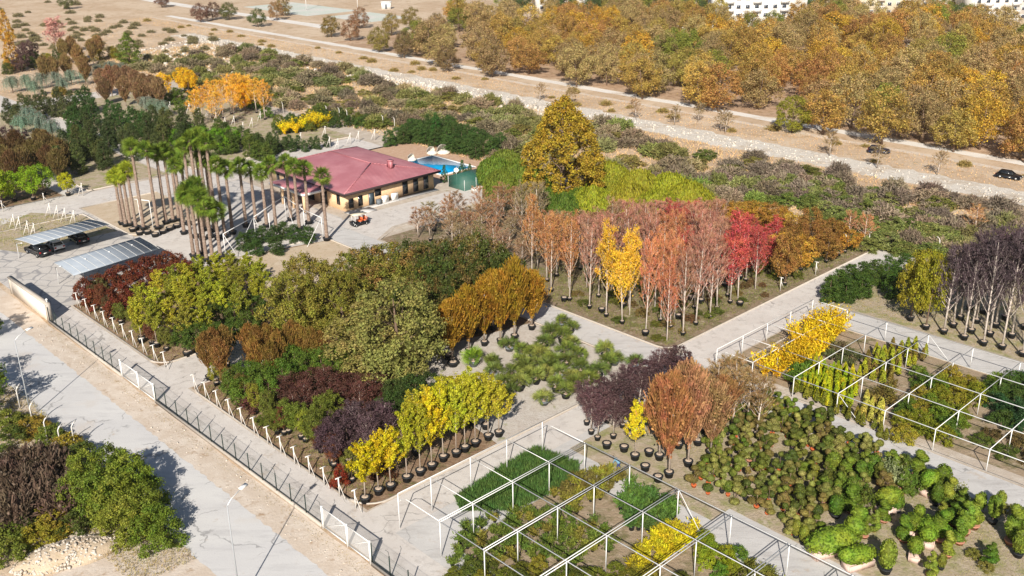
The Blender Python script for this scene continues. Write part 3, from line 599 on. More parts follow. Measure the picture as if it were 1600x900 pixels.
# ---------------------------------------------------------------- pool and what stands around it
def pool():
    c = [(-152.6, 114.6), (-152.6, 123.4), (-139.9, 123.4), (-139.9, 114.6)]
    t = thing('swimming_pool', 'blue rectangular swimming pool with a white rim behind the red roof', 'pool', W(-146.2, 119), ROT_A)
    L, Wd = 12.7, 8.2
    MB().box((0, 0, .03), (L-.1, Wd-.1, .05)).obj('water', 'pool_water', t)
    mb = MB(); k = .35
    for y in (-Wd/2, Wd/2): mb.box((0, y, .08), (L+k, k, .14))
    for x in (-L/2, L/2): mb.box((x, 0, .08), (k, Wd-k-.01, .14))
    mb.obj('rim', 'white_paint', t)
    mb = MB()
    for y in (-.25, .25): mb.tube([(L/2-.5, y, .1), (L/2-.3, y, .9), (L/2+.2, y, .9), (L/2+.3, y, .1)], .025, 5)
    mb.obj('ladder', 'pipe_steel', t)
pool()
def pod(px, label, r):
    g = G(*px); t = thing('wicker_daybed', label, 'daybed', g, ROT_B)
    MB().lathe([(r*.8, 0), (r, .15), (r, .4), (r*.75, .46)], 14).obj('base', 'wicker', t, True)
    mb = MB(); V = []
    for i in range(9):
        a = math.radians(20+140*i/8)
        for j in range(6):
            b = math.radians(90*j/5); V.append((r*math.cos(a)*math.cos(b*.9), r*math.sin(a)*math.cos(b*.9), .4+r*1.1*math.sin(b)))
    mb.add(V, [(i*6+j, i*6+j+1, (i+1)*6+j+1, (i+1)*6+j) for i in range(8) for j in range(5)]); mb.obj('hood', 'wicker', t, True)
    MB().lathe([(r*.72, .46), (r*.74, .55), (r*.5, .6)], 12).obj('cushion', 'white_paint', t, True)
pod((675, 241), 'round white wicker daybed at the pool corner nearest the dark hedge', 1.1); pod((693, 240), 'wide white wicker daybed beyond the pool edge', 1.35); pod((644, 251), 'white hooded daybed between the red roof and the pool', .9)
def cage():
    g = W(-131.2, 113.0); t = thing('net_enclosure', 'dark green netted enclosure with a pitched top at the house corner', 'enclosure', g, ROT_A)
    mb = MB(); mb.add([(-2.2, -2, 0), (2.2, -2, 0), (2.2, 3.5, 0), (-2.2, 3.5, 0), (-2.2, -2, 2), (2.2, -2, 2), (2.2, 3.5, 2), (-2.2, 3.5, 2), (0, -2, 2.7), (0, 3.5, 2.7)], [(0, 1, 5, 8, 4), (2, 3, 7, 9, 6), (1, 2, 6, 5), (3, 0, 4, 7), (4, 8, 9, 7), (8, 5, 6, 9)]); mb.obj('net', 'net_cage', t)
    mb = MB()
    for x in (-2.2, 2.2):
        for y in (-2, .75, 3.5): mb.tube([(x, y, 0), (x, y, 2)], .04, 5)
    mb.obj('frame', 'pipe_steel', t)
    tag(MB().box((0, 0, .2), (3.6, .6, .4)).obj('concrete_block', 'white_paint', None, loc=W(-128.4, 114), rot=ROT_B), 'low white block lying before the green netted enclosure', 'block')
cage()
def dish():
    g = W(-131.8, 111.6); t = thing('satellite_dish', 'white satellite dish on a short pole beside the house corner', 'satellite dish', g)
    MB().tube([(0, 0, 0), (0, 0, 3.0)], .04, 6).obj('pole', 'pipe_steel', t)
    MB().lathe([(.02, 0), (.22, .04), (.42, .14)], 14, cap=False).obj('dish', 'white_paint', t, True, (0, -.1, 3.2), 0).rotation_euler = (math.radians(60), 0, 0)
dish()
# a crouching worker
def worker():
    g = G(967, 733); me = bpy.data.meshes.new('body')
    V = [(0, 0, .62), (0, .16, .86), (0, .34, 1.04), (0, .46, 1.10), (0, .56, 1.13), (0, .64, 1.13),
         (-.11, -.02, .60), (-.15, .14, .36), (-.14, -.02, .08), (-.15, .12, .04), (.11, -.02, .60), (.17, .10, .34), (.16, -.14, .08), (.17, 0, .04),
         (-.19, .36, 1.0), (-.24, .46, .74), (-.16, .58, .50), (-.15, .62, .42), (.19, .36, 1.0), (.24, .48, .74), (.17, .60, .52), (.15, .66, .44)]
    Eg = [(0, 1), (1, 2), (2, 3), (3, 4), (4, 5), (0, 6), (6, 7), (7, 8), (8, 9), (0, 10), (10, 11), (11, 12), (12, 13), (2, 14), (14, 15), (15, 16), (16, 17), (2, 18), (18, 19), (19, 20), (20, 21)]
    rad = [.15, .145, .15, .07, .095, .085, .10, .075, .055, .045, .10, .075, .055, .045, .065, .05, .04, .035, .065, .05, .04, .035]
    me.from_pydata(V, Eg, []); o = link('person', me, None, g, ROT_A+1.9)
    s = o.modifiers.new('s', 'SKIN'); 
    for i, r in enumerate(rad): me.skin_vertices[0].data[i].radius = (r, r)
    me.skin_vertices[0].data[0].use_root = True; o.modifiers.new('d', 'SUBSURF').levels = 2; o.modifiers['d'].render_levels = 2
    dg = bpy.context.evaluated_depsgraph_get(); ev = o.evaluated_get(dg); m2 = bpy.data.meshes.new_from_object(ev); o.modifiers.clear(); o.data = m2
    for n in ('cloth_teal', 'cloth_blue', 'skin'): m2.materials.append(MATS[n])
    for p in m2.polygons:
        c = p.center; p.use_smooth = True
        p.material_index = 1 if (c.z < .68 and c.y < .3 and c.z > .1) else (2 if (c.y > .52 or c.z < .1) else 0)
    tag(o, 'worker in teal top and navy trousers bending by the seedling frame', 'person')
    MB().lathe([(.03, .06), (.095, .03), (.105, -.02), (.09, -.06)], 10).obj('hair', 'hair_dark', o, True, (0, .60, 1.21))
worker()
# ---------------------------------------------------------------- far apartment blocks
def block(px, py, wid, dep, floors, rot, mat, label, fh=3.0, balc=True):
    g = G(px, py); t = thing('apartment_building', label, 'building', g, rot); H = floors*fh
    MB().box((0, 0, H/2), (wid, dep, H)).obj('wall', mat, t); MB().box((0, 0, H+.15), (wid+.8, dep+.8, .3)).obj('roof', 'far_plaster', t)
    n = int(wid//3.4); bl = MB()
    for f in range(floors):
        for i in range(n):
            x = -wid/2+wid*(i+.5)/n
            if balc and i % 3 == 1:
                b = MB().box((x, -dep/2-.75, f*fh+.08), (3.0, 1.5, .16)).box((x, -dep/2-1.45, f*fh+.6), (3.0, .1, 1.0)).box((x-1.45, -dep/2-.75, f*fh+.6), (.1, 1.3, 1.0)).box((x+1.45, -dep/2-.75, f*fh+.6), (.1, 1.3, 1.0)).obj('balcony', 'white_paint', t)
            w = MB().box((x, -dep/2-.04, f*fh+1.6), (1.7, .08, 1.5)).obj('window', 'white_paint', t); MB().box((x, -dep/2-.09, f*fh+1.6), (1.4, .04, 1.25)).obj('pane', 'far_glass', w)
block(1180, 40, 34, 12, 5, .05, 'far_plaster', 'white apartment block with blue-shadowed balconies behind the thin end of the wood')
block(1375, 22, 34, 12, 6, -.1, 'far_cream', 'cream apartment block showing dark windows above the autumn wood')
block(1560, 30, 30, 12, 6, .15, 'far_plaster', 'white apartment block with stacked balconies at the far corner of the wood')
block(1285, 12, 26, 11, 4, .1, 'far_plaster', 'low white block half hidden between the two larger far blocks'); block(1468, 12, 20, 11, 5, 0, 'far_cream', 'narrow cream block glimpsed between cream and white far blocks')
block(878, 14, 24, 11, 3, .2, 'far_plaster', 'low white building at the far edge behind the middle of the wood')
block(1060, 8, 20, 10, 2, .1, 'far_plaster', 'small white building far behind the olive part of the wood')
tag(MB().box((0, 0, 1.6), (60, .3, 3.2)).obj('garden_wall', 'far_plaster', None, loc=G(1190, 54), rot=-.12), 'long pale garden wall in front of the farthest white apartments', 'wall')
def mast(p, h, label):
    t = thing('light_mast', label, 'light mast', G(*p)); MB().tube([(0, 0, 0), (0, 0, h)], [.16, .1], 6).obj('pole', 'white_paint', t); MB().box((0, 0, h), (1.8, .4, .5)).obj('lamp_head', 'white_paint', t)
mast((479, 16), 12, 'tall white light mast beside the far sports court'); mast((559, 14), 9, 'shorter pale light mast between the far courts'); mast((1241, 42), 9, 'thin pale mast before the far white apartments')
def hut():
    t = thing('white_kiosk', 'small white kiosk by the far sports court', 'kiosk', G(604, 14)); MB().box((0, 0, 1.5), (4, 3, 3)).obj('wall', 'white_paint', t); MB().box((0, 0, 3.1), (4.6, 3.6, .2)).obj('roof', 'white_paint', t); MB().box((0, -1.52, 1.2), (1, .05, 2.1)).obj('door', 'grey_plastic', t)
hut()

# ---------------------------------------------------------------- foliage kit
def unit(v): return v/np.maximum(np.linalg.norm(v, axis=1, keepdims=True), 1e-6)
def cards(C, size, rng, bias=None, bw=.8, aspect=1.35, tang=None, mb=None):
    """leaf-sized quads at C; bias leans the faces outward, tang fixes the long direction"""
    n = len(C); nr = unit(rng.normal(size=(n, 3)))
    if bias is not None: nr = unit(nr+np.asarray(bias, float)*bw)
    t = rng.normal(size=(n, 3)) if tang is None else tang+rng.normal(size=(n, 3))*.12
    if tang is None: t = unit(t-nr*(t*nr).sum(1, keepdims=True)); b = np.cross(nr, t)
    else: t = unit(t); b = unit(np.cross(nr, t))
    s = size*(.7+.6*rng.random((n, 1))); L = t*s*aspect/2; Wd = b*s/2
    Q = np.stack([C-L, C-Wd*.9+L*.1, C+L, C+Wd*.9-L*.1], 1) if tang is None else np.stack([C-L-Wd, C-L+Wd, C+L+Wd, C+L-Wd], 1)
    mb = mb or MB(); mb.quads(Q); return mb
def lumpf(rng, k=5):
    a = rng.integers(1, 6, k); b = rng.integers(0, 6, k); p = rng.random(k)*6.28; q = rng.random(k)*6.28
    return lambda th, t: sum(np.sin(a[i]*th+p[i])*np.sin(b[i]*t*2.2+q[i]) for i in range(k))/k**.5
def crown(rng, nc, k, R, z0, z1, rmax, cr, leaf, lump=.25, shell=.6, up=.25, flat=.75, mb=None, holes=0):
    t = rng.random(nc*4); w = R(t); t = t[rng.random(nc*4) < w/w.max()][:nc]; n = len(t); th = rng.random(n)*6.283; f = lumpf(rng)
    rho = R(t)*rmax*(1+lump*f(th, t))*(shell+(1-shell)*np.sqrt(rng.random(n)))
    C = np.stack([rho*np.cos(th), rho*np.sin(th), z0+(z1-z0)*t+lump*.3*f(th+2, t)], 1)
    if holes: C = C[np.abs(f(th+4, t*1.7)) > holes*rng.random(n)]; n = len(C)
    off = rng.normal(size=(n, k, 3))*cr*(.5+.8*rng.random((n, 1, 1))); off[:, :, 2] *= flat
    P = (C[:, None]+off).reshape(-1, 3); P = P[P[:, 2] > .05]
    ctr = np.array([0, 0, z0+(z1-z0)*.45]); return cards(P, leaf, rng, unit((P-ctr))+np.array([0, 0, up]), .8, mb=mb)
def lobed(rng, nl, per, R, z0, z1, rmax, lr, k, leaf, shell=.62, cr=.16, mb=None, flat=.8, gap=.0):
    """a crown of overlapping boughs: each lobe is a dome of leaf clumps lit on top and hollow below"""
    P = []; D = []
    for i in range(nl):
        t = ((i+.5)/nl)**.9; a = i*2.4+rng.random()*.7; rho = R(np.array([t]))[0]*rmax*(shell+.30*rng.random())*(1 if i < nl-1 else .2)
        c0 = np.array([rho*math.cos(a), rho*math.sin(a), z0+(z1-z0)*t-lr*.25]); q = lr*(.65+.6*rng.random())*(1.05-.45*t); m = max(3, int(per*(q/lr)**2))
        u = unit(rng.normal(size=(m, 3))+np.array([math.cos(a)*.5, math.sin(a)*.5, .55])); rr = q*(.72+.33*rng.random((m, 1))); cl = c0+u*rr*[1, 1, flat]
        off = rng.normal(size=(m, k, 3))*cr*(.6+.7*rng.random((m, 1, 1))); P.append((cl[:, None]+off).reshape(-1, 3)); D.append(np.repeat(u, k, 0))
    P = np.concatenate(P); D = np.concatenate(D); s = P[:, 2] > .06; return cards(P[s], leaf, rng, D[s]+[0, 0, .25], 1.0, mb=mb)
dome = lambda p=.5: (lambda t: np.sqrt(np.clip(1-np.abs((t-p)/np.where(t > p, 1-p, p))**2.2, .0, 1)))
egg = lambda t: np.clip(np.sqrt(np.clip(1-(1-t)**6, 0, 1))*(1-t**1.8)**.75, .02, 1)
cone = lambda t: np.clip((1-t)**.85*(1-np.exp(-t*14))*1.05, .02, 1)
def limbs(rng, h, n, spread, r0, z0=.3, lean=.0, rise=.55, mat='bark_brown', sub=0, clear=None):
    mb = MB(); top = (rng.normal()*lean, rng.normal()*lean, h); mb.tube([(0, 0, 0), (top[0]*.3, top[1]*.3, h*.4), (top[0]*.7, top[1]*.7, h*.75), top], [r0, r0*.75, r0*.45, r0*.12], 7)
    ends = []
    for i in range(n):
        f = z0+(.92-z0)*((i+rng.random()*.6)/n); a = i*2.4+rng.random(); L = spread*(1.05-f*.75)*(.75+.5*rng.random()); b = np.array([top[0]*f, top[1]*f, h*f])
        m = b+np.array([math.cos(a)*L*.55, math.sin(a)*L*.55, L*rise*.6]); e = b+np.array([math.cos(a)*L, math.sin(a)*L, L*rise*1.5])
        mb.tube([b, m, e], [r0*.34*(1.15-f), r0*.22*(1.15-f), r0*.05], 5); ends.append((b, m, e))
        for _ in range(sub):
            q = m+(e-m)*rng.random(); d = np.array([math.cos(a+rng.normal()), math.sin(a+rng.normal()), 1.0])*L*.35; mb.tube([q, q+d], [r0*.10, r0*.03], 4); ends.append((q, q+d*.5, q+d))
    return mb, ends
def pot_mesh(r, h, mat, name='pot'):
    mb = MB(); mb.lathe([(r*.78, 0), (r*.95, h*.8), (r*1.04, h*.82), (r*1.04, h), (r*.94, h)], 12, cap=True); return mb.mesh(name, mat)
def soil_mesh(r, h): return MB().lathe([(r*.93, h-.03), (r*.5, h+.02), (.02, h+.04)], 10).mesh('soil', 'pot_soil')
SP = {}
def variant(key, H, Wd, parts): SP.setdefault(key, []).append((H, Wd, parts))
def build_species():
    for s in range(4):
        r = np.random.default_rng(100+s)
        mb, _ = limbs(r, 4.6, 7, 1.9, .13, .3, .2); c = lobed(r, 16+2*s, 26, dome(.4), 1.7, 5.7, 2.3, 1.0, 20, .15)
        variant('round', 6, 5, [('trunk', mb.mesh('trunk', 'bark_brown')), ('crown', c.mesh('crown', 'leaf'))])
    for s in range(3):
        r = np.random.default_rng(120+s)
        mb, _ = limbs(r, 9, 14, 4.2, .3, .2, .4); c = lobed(r, 44, 34, dome(.36), 1.8, 10.6, 4.9, 1.45, 17, .19, cr=.2)
        variant('bigtree', 11, 11, [('trunk', mb.mesh('trunk', 'bark_brown')), ('crown', c.mesh('crown', 'leaf'))])
    for s in range(4):      # autumn wood trees, seen far off
        r = np.random.default_rng(140+s)
        mb, en = limbs(r, 7, 9, 3.0, .2, .2, .4); c = lobed(r, 17+2*s, 26, dome(.42), 2.0, 8.6, 3.7, 1.4, 20, .20, shell=.55, cr=.30)
        variant('woodtree', 9, 8.6, [('trunk', mb.mesh('trunk', 'bark_brown')), ('crown', c.mesh('crown', 'leaf'))])
    for s in range(3):      # upright hornbeam-like column
        r = np.random.default_rng(160+s); mb, _ = limbs(r, 5.5, 8, .9, .09, .25, .1, 1.2)
        R = lambda t: np.clip((1-(1-t)**2.4)*(1-t**4.5)**.7, .03, 1); n = 3900; t = r.random(n); th = r.random(n)*6.283; f = lumpf(r)
        rho = R(t)*1.3*(1+.34*f(th*1.0, t*1.6))*(.35+.65*np.sqrt(r.random(n)))*(1+.5*(r.random(n) < .06)); C = np.stack([rho*np.cos(th), rho*np.sin(th), 1.1+4.9*t+.35*f(th, t*0)*t], 1)
        c = cards(C[:1900], .14, r, unit(C[:1900]*[1, 1, 0])+[0, 0, .2], .9); tg = unit(np.stack([np.cos(th)*.35, np.sin(th)*.35, np.ones(n)], 1)); cards(C[1900:], .05, r, None, 1, 12, tg[1900:], c)
        variant('column', 6, 2.7, [('trunk', mb.mesh('trunk', 'bark_pale')), ('crown', c.mesh('crown', 'leaf'))])
    for s in range(4):      # loose ginkgo-like whorls
        r = np.random.default_rng(180+s); mb, en = limbs(r, 6.3, 26, 1.6, .075, .28, .12, .75, sub=1); P = []
        for b, m, e in en:
            k = 110; q = r.random((k, 1)); P.append(np.where(q < .5, b+(m-b)*q*2, m+(e-m)*(q-.5)*2.2)[r.random(k) < .85]+r.normal(size=(1, 3))*.02)
        P.append(np.stack([r.normal(size=120)*.08, r.normal(size=120)*.08, 2.2+4.6*r.random(120)**.8], 1)); P = np.concatenate(P); P = P+r.normal(size=P.shape)*[.10, .10, .08]
        P = P[P[:, 2] > 1.7]; c = cards(P, .135, r, unit(P*[1, 1, 0]+[0, 0, .1])+[0, 0, .5], .8)
        variant('ginkgo', 6.5, 3.6, [('trunk', mb.mesh('trunk', 'bark_pale')), ('crown', c.mesh('crown', 'leaf'))])
    for key, s0, nl, ls in (('bare', 200, 160, .13), ('bareleaf', 210, 950, .13), ('redleaf', 240, 2100, .15)):
        for s in range(4):
            r = np.random.default_rng(s0+s); mb, en = limbs(r, 10.6, 26, 2.1, .125, .24, .35, 1.3, sub=2); P = []; T = []
            for b, m, e in en:
                k = 26; q = r.random((k, 1)); p = np.where(q < .5, b+(m-b)*q*2, m+(e-m)*(q-.5)*2); P.append(p); d = unit(((e-b)/np.linalg.norm(e-b))[None]+r.normal(size=(k, 3))*.5+[0, 0, .3]); T.append(d)
            P = np.concatenate(P); T = np.concatenate(T); L = .55; c = cards(P+T*L*.45, .028, r, None, 1, 22, T)
            Q = P[r.integers(0, len(P), nl)]+T[r.integers(0, len(P), nl)]*.3+r.normal(size=(nl, 3))*.28; Q = Q[Q[:, 2] > 2.6]
            cards(Q, ls, r, unit(Q*[1, 1, 0]+.01), .6, mb=c)
            variant(key, 11, 5.2, [('trunk', mb.mesh('trunk', 'bark_white')), ('crown', c.mesh('crown', 'twig'))])
    for s in range(4):      # grey twiggy scrub
        r = np.random.default_rng(230+s); n = 1500; th = r.random(n)*6.283; el = np.arccos(r.random(n)**.8); f = lumpf(r); R = 1.75*(1+.25*f(th, el))
        D = np.stack([np.cos(th)*np.sin(el), np.sin(th)*np.sin(el), np.cos(el)*.85+.05], 1); P = D*(R*(.55+.45*r.random(n)))[:, None]
        c = cards(P, .07, r, None, 1, 7, unit(D+r.normal(size=(n, 3))*.35)); P2 = D[:1100]*(R[:1100]*(.5+.5*r.random(1100)))[:, None]+r.normal(size=(1100, 3))*.08; P2[:, 2] = np.abs(P2[:, 2]); cards(P2, .16, r, D[:1100], .9, mb=c)
        variant('scrub', 1.8, 3.6, [('', c.mesh('scrub', 'twig'))])
    for s in range(4):      # leafy bush to the ground
        r = np.random.default_rng(250+s); c = lobed(r, 13, 24, lambda t: np.sqrt(np.clip(1-t**2.4, .02, 1)), .3, 2.7, 1.4, .62, 18, .13, cr=.12)
        variant('bush', 3, 3.1, [('', c.mesh('bush', 'leaf'))])
    for s in range(3):
        r = np.random.default_rng(260+s); c = lobed(r, 26, 26, lambda t: np.sqrt(np.clip(1-t**2.4, .02, 1)), .3, 4.3, 2.1, .75, 22, .12, cr=.15)
        variant('bigbush', 4.6, 4.6, [('', c.mesh('bush', 'leaf'))])
    for s in range(4):      # evergreen column, full to the ground
        r = np.random.default_rng(270+s); c = lobed(r, 26, 20, lambda t: np.clip((1-t**2.6)**.6*(.72+.28*np.sin(t*3.14)), .02, 1), .4, 5.9, 1.45, .72, 18, .14, cr=.15, shell=.55)
        mb = MB().tube([(0, 0, 0), (0, 0, 5)], [.1, .03], 6); variant('evergreen', 6, 3.4, [('trunk', mb.mesh('trunk', 'bark_brown')), ('crown', c.mesh('crown', 'leaf'))])
    for s in range(3):
        r = np.random.default_rng(290+s); c = lobed(r, 44, 14, cone, .6, 8, 2.2, .6, 16, .15, cr=.13, shell=.75)
        mb = MB().tube([(0, 0, 0), (0, 0, 7.6)], [.14, .03], 6); variant('conifer', 8, 4.8, [('trunk', mb.mesh('trunk', 'bark_brown')), ('crown', c.mesh('crown', 'leaf'))])
    r = np.random.default_rng(300); c = lobed(r, 130, 26, egg, .8, 15.7, 6.3, 1.15, 18, .21, shell=.72, cr=.2); mb, _ = limbs(r, 14, 24, 4.6, .45, .12, .1, .3)
    variant('cypress', 16, 13.5, [('trunk', mb.mesh('trunk', 'bark_brown')), ('crown', c.mesh('crown', 'leaf'))])
    for s in range(3):      # willow curtains
        r = np.random.default_rng(310+s); n = 620; th = r.random(n)*6.283; f = lumpf(r); rr = 4.2*np.sqrt(r.random(n))*(1+.2*f(th, th*0)); zt = 7.2-(rr/4.2)**2*2.6+f(th, rr)*.5; c = MB(); P = []; T = []
        for i in range(n):
            L = (1.2+2.6*r.random())*(.6+rr[i]/4.2*.8); k = int(L*7)+2; z = zt[i]-np.linspace(0, L, k); z = z[z > .4]; k = len(z); o = .35*np.sqrt(np.linspace(0, 1, max(k, 1))); x = (rr[i]+o)*np.cos(th[i]); y = (rr[i]+o)*np.sin(th[i]); P.append(np.stack([x, y, z], 1)+r.normal(size=(k, 3))*.06)
        P = np.concatenate(P); cards(P, .11, r, unit(P*[1, 1, 0]+.01)+[0, 0, .35], .9, 3.2, np.tile([[0, 0, -1.0]], (len(P), 1))+unit(P*[1, 1, 0]+.01)*.3, c)
        mb, _ = limbs(r, 6.5, 10, 2.6, .28, .3, .5); variant('willow', 7.6, 9.2, [('trunk', mb.mesh('trunk', 'bark_brown')), ('crown', c.mesh('crown', 'leaf'))])
    for s in range(3):      # weeping blue cedar
        r = np.random.default_rng(330+s); c = MB(); P = []; br = MB(); br.tube([(0, 0, 0), (.1, 0, 2.6), (.3, .1, 3.6)], [.1, .08, .05], 6)
        for i in range(11):
            a = i*2.4+r.random()*.5; L = 1.1+1.6*r.random(); z0 = 3.0+.8*r.random(); q = [(L*t*math.cos(a), L*t*math.sin(a), z0+.5*math.sin(t*3.1)-.7*t*t) for t in (0, .35, .7, 1)]; br.tube(q, [.05, .04, .03, .015], 4)
            for k in range(26):
                t = r.random(); x, y = L*t*math.cos(a), L*t*math.sin(a); z = z0+.5*math.sin(t*3.1)-.7*t*t; D = .6+1.9*r.random(); m = int(D*12); zz = z-np.linspace(0, D, m); zz = zz[zz > .1]; P.append(np.stack([x+r.normal()*.14+zz*0, y+r.normal()*.14+zz*0, zz], 1))
        P = np.concatenate(P); P += r.normal(size=P.shape)*.035; cards(P, .10, r, unit(P*[1, 1, 0]+.01)+[0, 0, .4], .9, mb=c)
        variant('weeping', 4, 5.2, [('trunk', br.mesh('trunk', 'bark_brown')), ('crown', c.mesh('crown', 'leaf'))])
    for s in range(3):      # golden arching shrub
        r = np.random.default_rng(350+s); n = 900; P = []; T = []
        for i in range(60):
            a = r.random()*6.283; L = .7+.8*r.random(); t = np.linspace(.15, 1, 16); P.append(np.stack([np.cos(a)*L*t**1.3, np.sin(a)*L*t**1.3, 2.2*t*(1-.28*t*r.random())*(.75+.35*r.random())], 1))
        P = np.concatenate(P)+r.normal(size=(960, 3))*.06; c = cards(P, .13, r, [0, 0, .6], .8); variant('arching', 2.1, 2.6, [('', c.mesh('shrub', 'leaf'))])
    for s in range(3):      # small potted conifer
        r = np.random.default_rng(370+s); n = 420; t = r.random(n); th = r.random(n)*6.283; rho = np.clip((1-t)**.7, .05, 1)*.3*(.6+.4*r.random(n)); P = np.stack([rho*np.cos(th), rho*np.sin(th), .28+1.3*t], 1)
        c = cards(P, .10, r, unit(P*[1, 1, 0]+.001)+[0, 0, .1], 1.0, 1.6); variant('thuja', 1.6, .7, [('pot', pot_mesh(.17, .28, 'dark_plastic')), ('crown', c.mesh('crown', 'leaf'))])
    for s in range(4):      # small potted shrub of long leaves
        r = np.random.default_rng(390+s); P = []; T = []
        for i in range(70):
            a = r.random()*6.283; e = .5+r.random()*1.0; L = .35+.5*r.random(); d = np.array([math.cos(a)*math.cos(e), math.sin(a)*math.cos(e), math.sin(e)]); k = 6; P.append(d*L*np.linspace(.3, 1, k)[:, None]+[0, 0, .25]); T.append(np.tile(d, (k, 1)))
        P = np.concatenate(P); T = np.concatenate(T); P += r.normal(size=P.shape)*.05; c = cards(P, .055, r, None, 1, 3.6, unit(T+r.normal(size=T.shape)*.5)); variant('potshrub', 1.1, 1.1, [('pot', pot_mesh(.18, .27, 'dark_plastic')), ('crown', c.mesh('crown', 'leaf'))])
    def fan(mb, base, d, up, L, r, n=11, w=.11, span=1.9):
        d = Vector(d).normalized(); up = Vector(up)+Vector((r.uniform(-1, 1), r.uniform(-1, 1), 0))*1.1; side = d.cross(up).normalized(); up = side.cross(d).normalized()
        for i in range(n):
            a = span*(i/(n-1)-.5)*1.3; q = (d*math.cos(a)+side*math.sin(a)).normalized(); Lk = L*(1-.18*abs(a)); e = base+q*Lk-Vector((0, 0, .10*Lk*abs(a)+.10*Lk)); m = base+q*Lk*.55; s = q.cross(up).normalized()*w*.5
            mb.add([tuple(base), tuple(m-s), tuple(e), tuple(m+s)], [(0, 1, 2, 3)])
    for s in range(4):      # tall fan palm head, unit trunk scaled per palm
        r = random.Random(410+s); c = MB()
        for i in range(38):
            a = i*2.4; e = math.radians(86-128*(i/37)**1.0+r.uniform(-9, 9)); d = Vector((math.cos(a)*math.cos(e), math.sin(a)*math.cos(e), math.sin(e))); st = d*(.5+.3*r.random()); c.bar((0, 0, 0), st, .03, .02); fan(c, st, d-Vector((0, 0, .1)), (0, 0, 1) if abs(d.z) < .9 else (1, 0, 0), .95, r, 13, .095, 2.3)
        sk = MB()
        for i in range(26):
            a = r.random()*6.283; z = -r.random()*.9; sk.quads([[(math.cos(a)*.17, math.sin(a)*.17, z), (math.cos(a+.4)*.18, math.sin(a+.4)*.18, z), (math.cos(a+.3)*.42, math.sin(a+.3)*.42, z-.5), (math.cos(a)*.40, math.sin(a)*.40, z-.55)]])
        tr = MB(); prof = []
        for k in range(41):
            prof.append((.27-.08*k/40+(.018 if k % 2 else -.012)+r.uniform(-.008, .008), k/40))
        tr.lathe(prof, 9, jag=.06, seed=s); variant('palm', 1, 2.6, [tr.mesh('trunk', 'palm_bark'), c.mesh('crown', 'leaf'), sk.mesh('skirt', 'palm_bark')])
    for s in range(4):      # low potted fan palm
        r = random.Random(430+s); c = MB(); n = 20
        for i in range(n):
            a = i*2.4+r.random()*.4; e = math.radians(72-62*(i/n)+r.uniform(-8, 8)); d = Vector((math.cos(a)*math.cos(e), math.sin(a)*math.cos(e), math.sin(e))); st = Vector((0, 0, .55))+d*(.35+.3*r.random()); c.bar((0, 0, .5), st, .02, .02); fan(c, st, d, (0, 0, 1), .62, r, 12, .06, 2.2)
        tr = MB().tube([(0, 0, .3), (0, 0, .62)], [.09, .07], 7)
        variant('fanpalm', 1.7, 2.1, [('pot', pot_mesh(.33, .42, ['grey_plastic', 'dark_plastic', 'dark_plastic', 'grey_plastic'][s])), ('soil', soil_mesh(.33, .40)), ('trunk', tr.mesh('trunk', 'palm_bark')), ('crown', c.mesh('crown', 'leaf'))])
    # clipped shapes: leaf cards over a dark core
    def blobs(L, r, dens=150, leaf=.10):
        mb = MB()
        for c, R in L:
            R = np.array(R, float); area = 4*math.pi*((R[0]*R[1]+R[1]*R[2]+R[0]*R[2])/3); n = int(dens*area); D = unit(r.normal(size=(n, 3))); P = np.array(c)+D*R*(.93+.10*r.random((n, 1)))
            keep = np.ones(n, bool)
            for c2, R2 in L:
                if c2 is not c: keep &= (((P-np.array(c2))/(np.array(R2)*.95))**2).sum(1) > 1
            cards(P[keep], leaf, r, unit(D/R)[keep], 1.5, 1.3, mb=mb); core = []
            for i in range(7):
                a = math.pi*i/6; core.append((math.sin(a)*.9, -math.cos(a)*.9))
            V = []; F = []
            for i, (q, z) in enumerate(core):
                for k in range(8): V.append((c[0]+q*R[0]*math.cos(k*.785), c[1]+q*R[1]*math.sin(k*.785), c[2]+z*R[2]))
            F = [(i*8+k, i*8+(k+1) % 8, (i+1)*8+(k+1) % 8, (i+1)*8+k) for i in range(6) for k in range(8)]; mb.add(V, F)
        return mb
    pm = {'o': ('orange_pot', .20, .26), 'd': ('dark_plastic', .24, .32), 'c': ('clay_pot', .24, .32)}
    for s in range(10):
        r = np.random.default_rng(450+s); k = [3, 5, 4, 6, 1, 5, 3, 7, 2, 4][s]; L = []; st = MB(); b = .3
        if k == 1: L = [((0, 0, 1.0), (.48, .48, .5))]; st.tube([(0, 0, .2), (0, 0, .7)], .03, 5)
        else:
            for i in range(k):
                a = i*2.3+r.random(); z = .65+1.15*(i/(k-1)); rr = (.38 if i < k-1 else 0)*(.5+.8*r.random()); q = .36-.10*i/(k-1)+.05*r.random(); c = (rr*math.cos(a), rr*math.sin(a), z); L.append((c, (q, q, q*.82))); st.tube([(0, 0, .2), (c[0]*.3, c[1]*.3, z*.55), c], [.035, .03, .02], 5)
        p = pm['odocodoodo'[s]]; variant('pom', 2.0, 1.2, [('pot', pot_mesh(p[1], p[2], p[0])), ('stem', st.mesh('stem', 'bark_brown')), ('crown', blobs(L, r, 190, .085).mesh('crown', 'leaf'))])
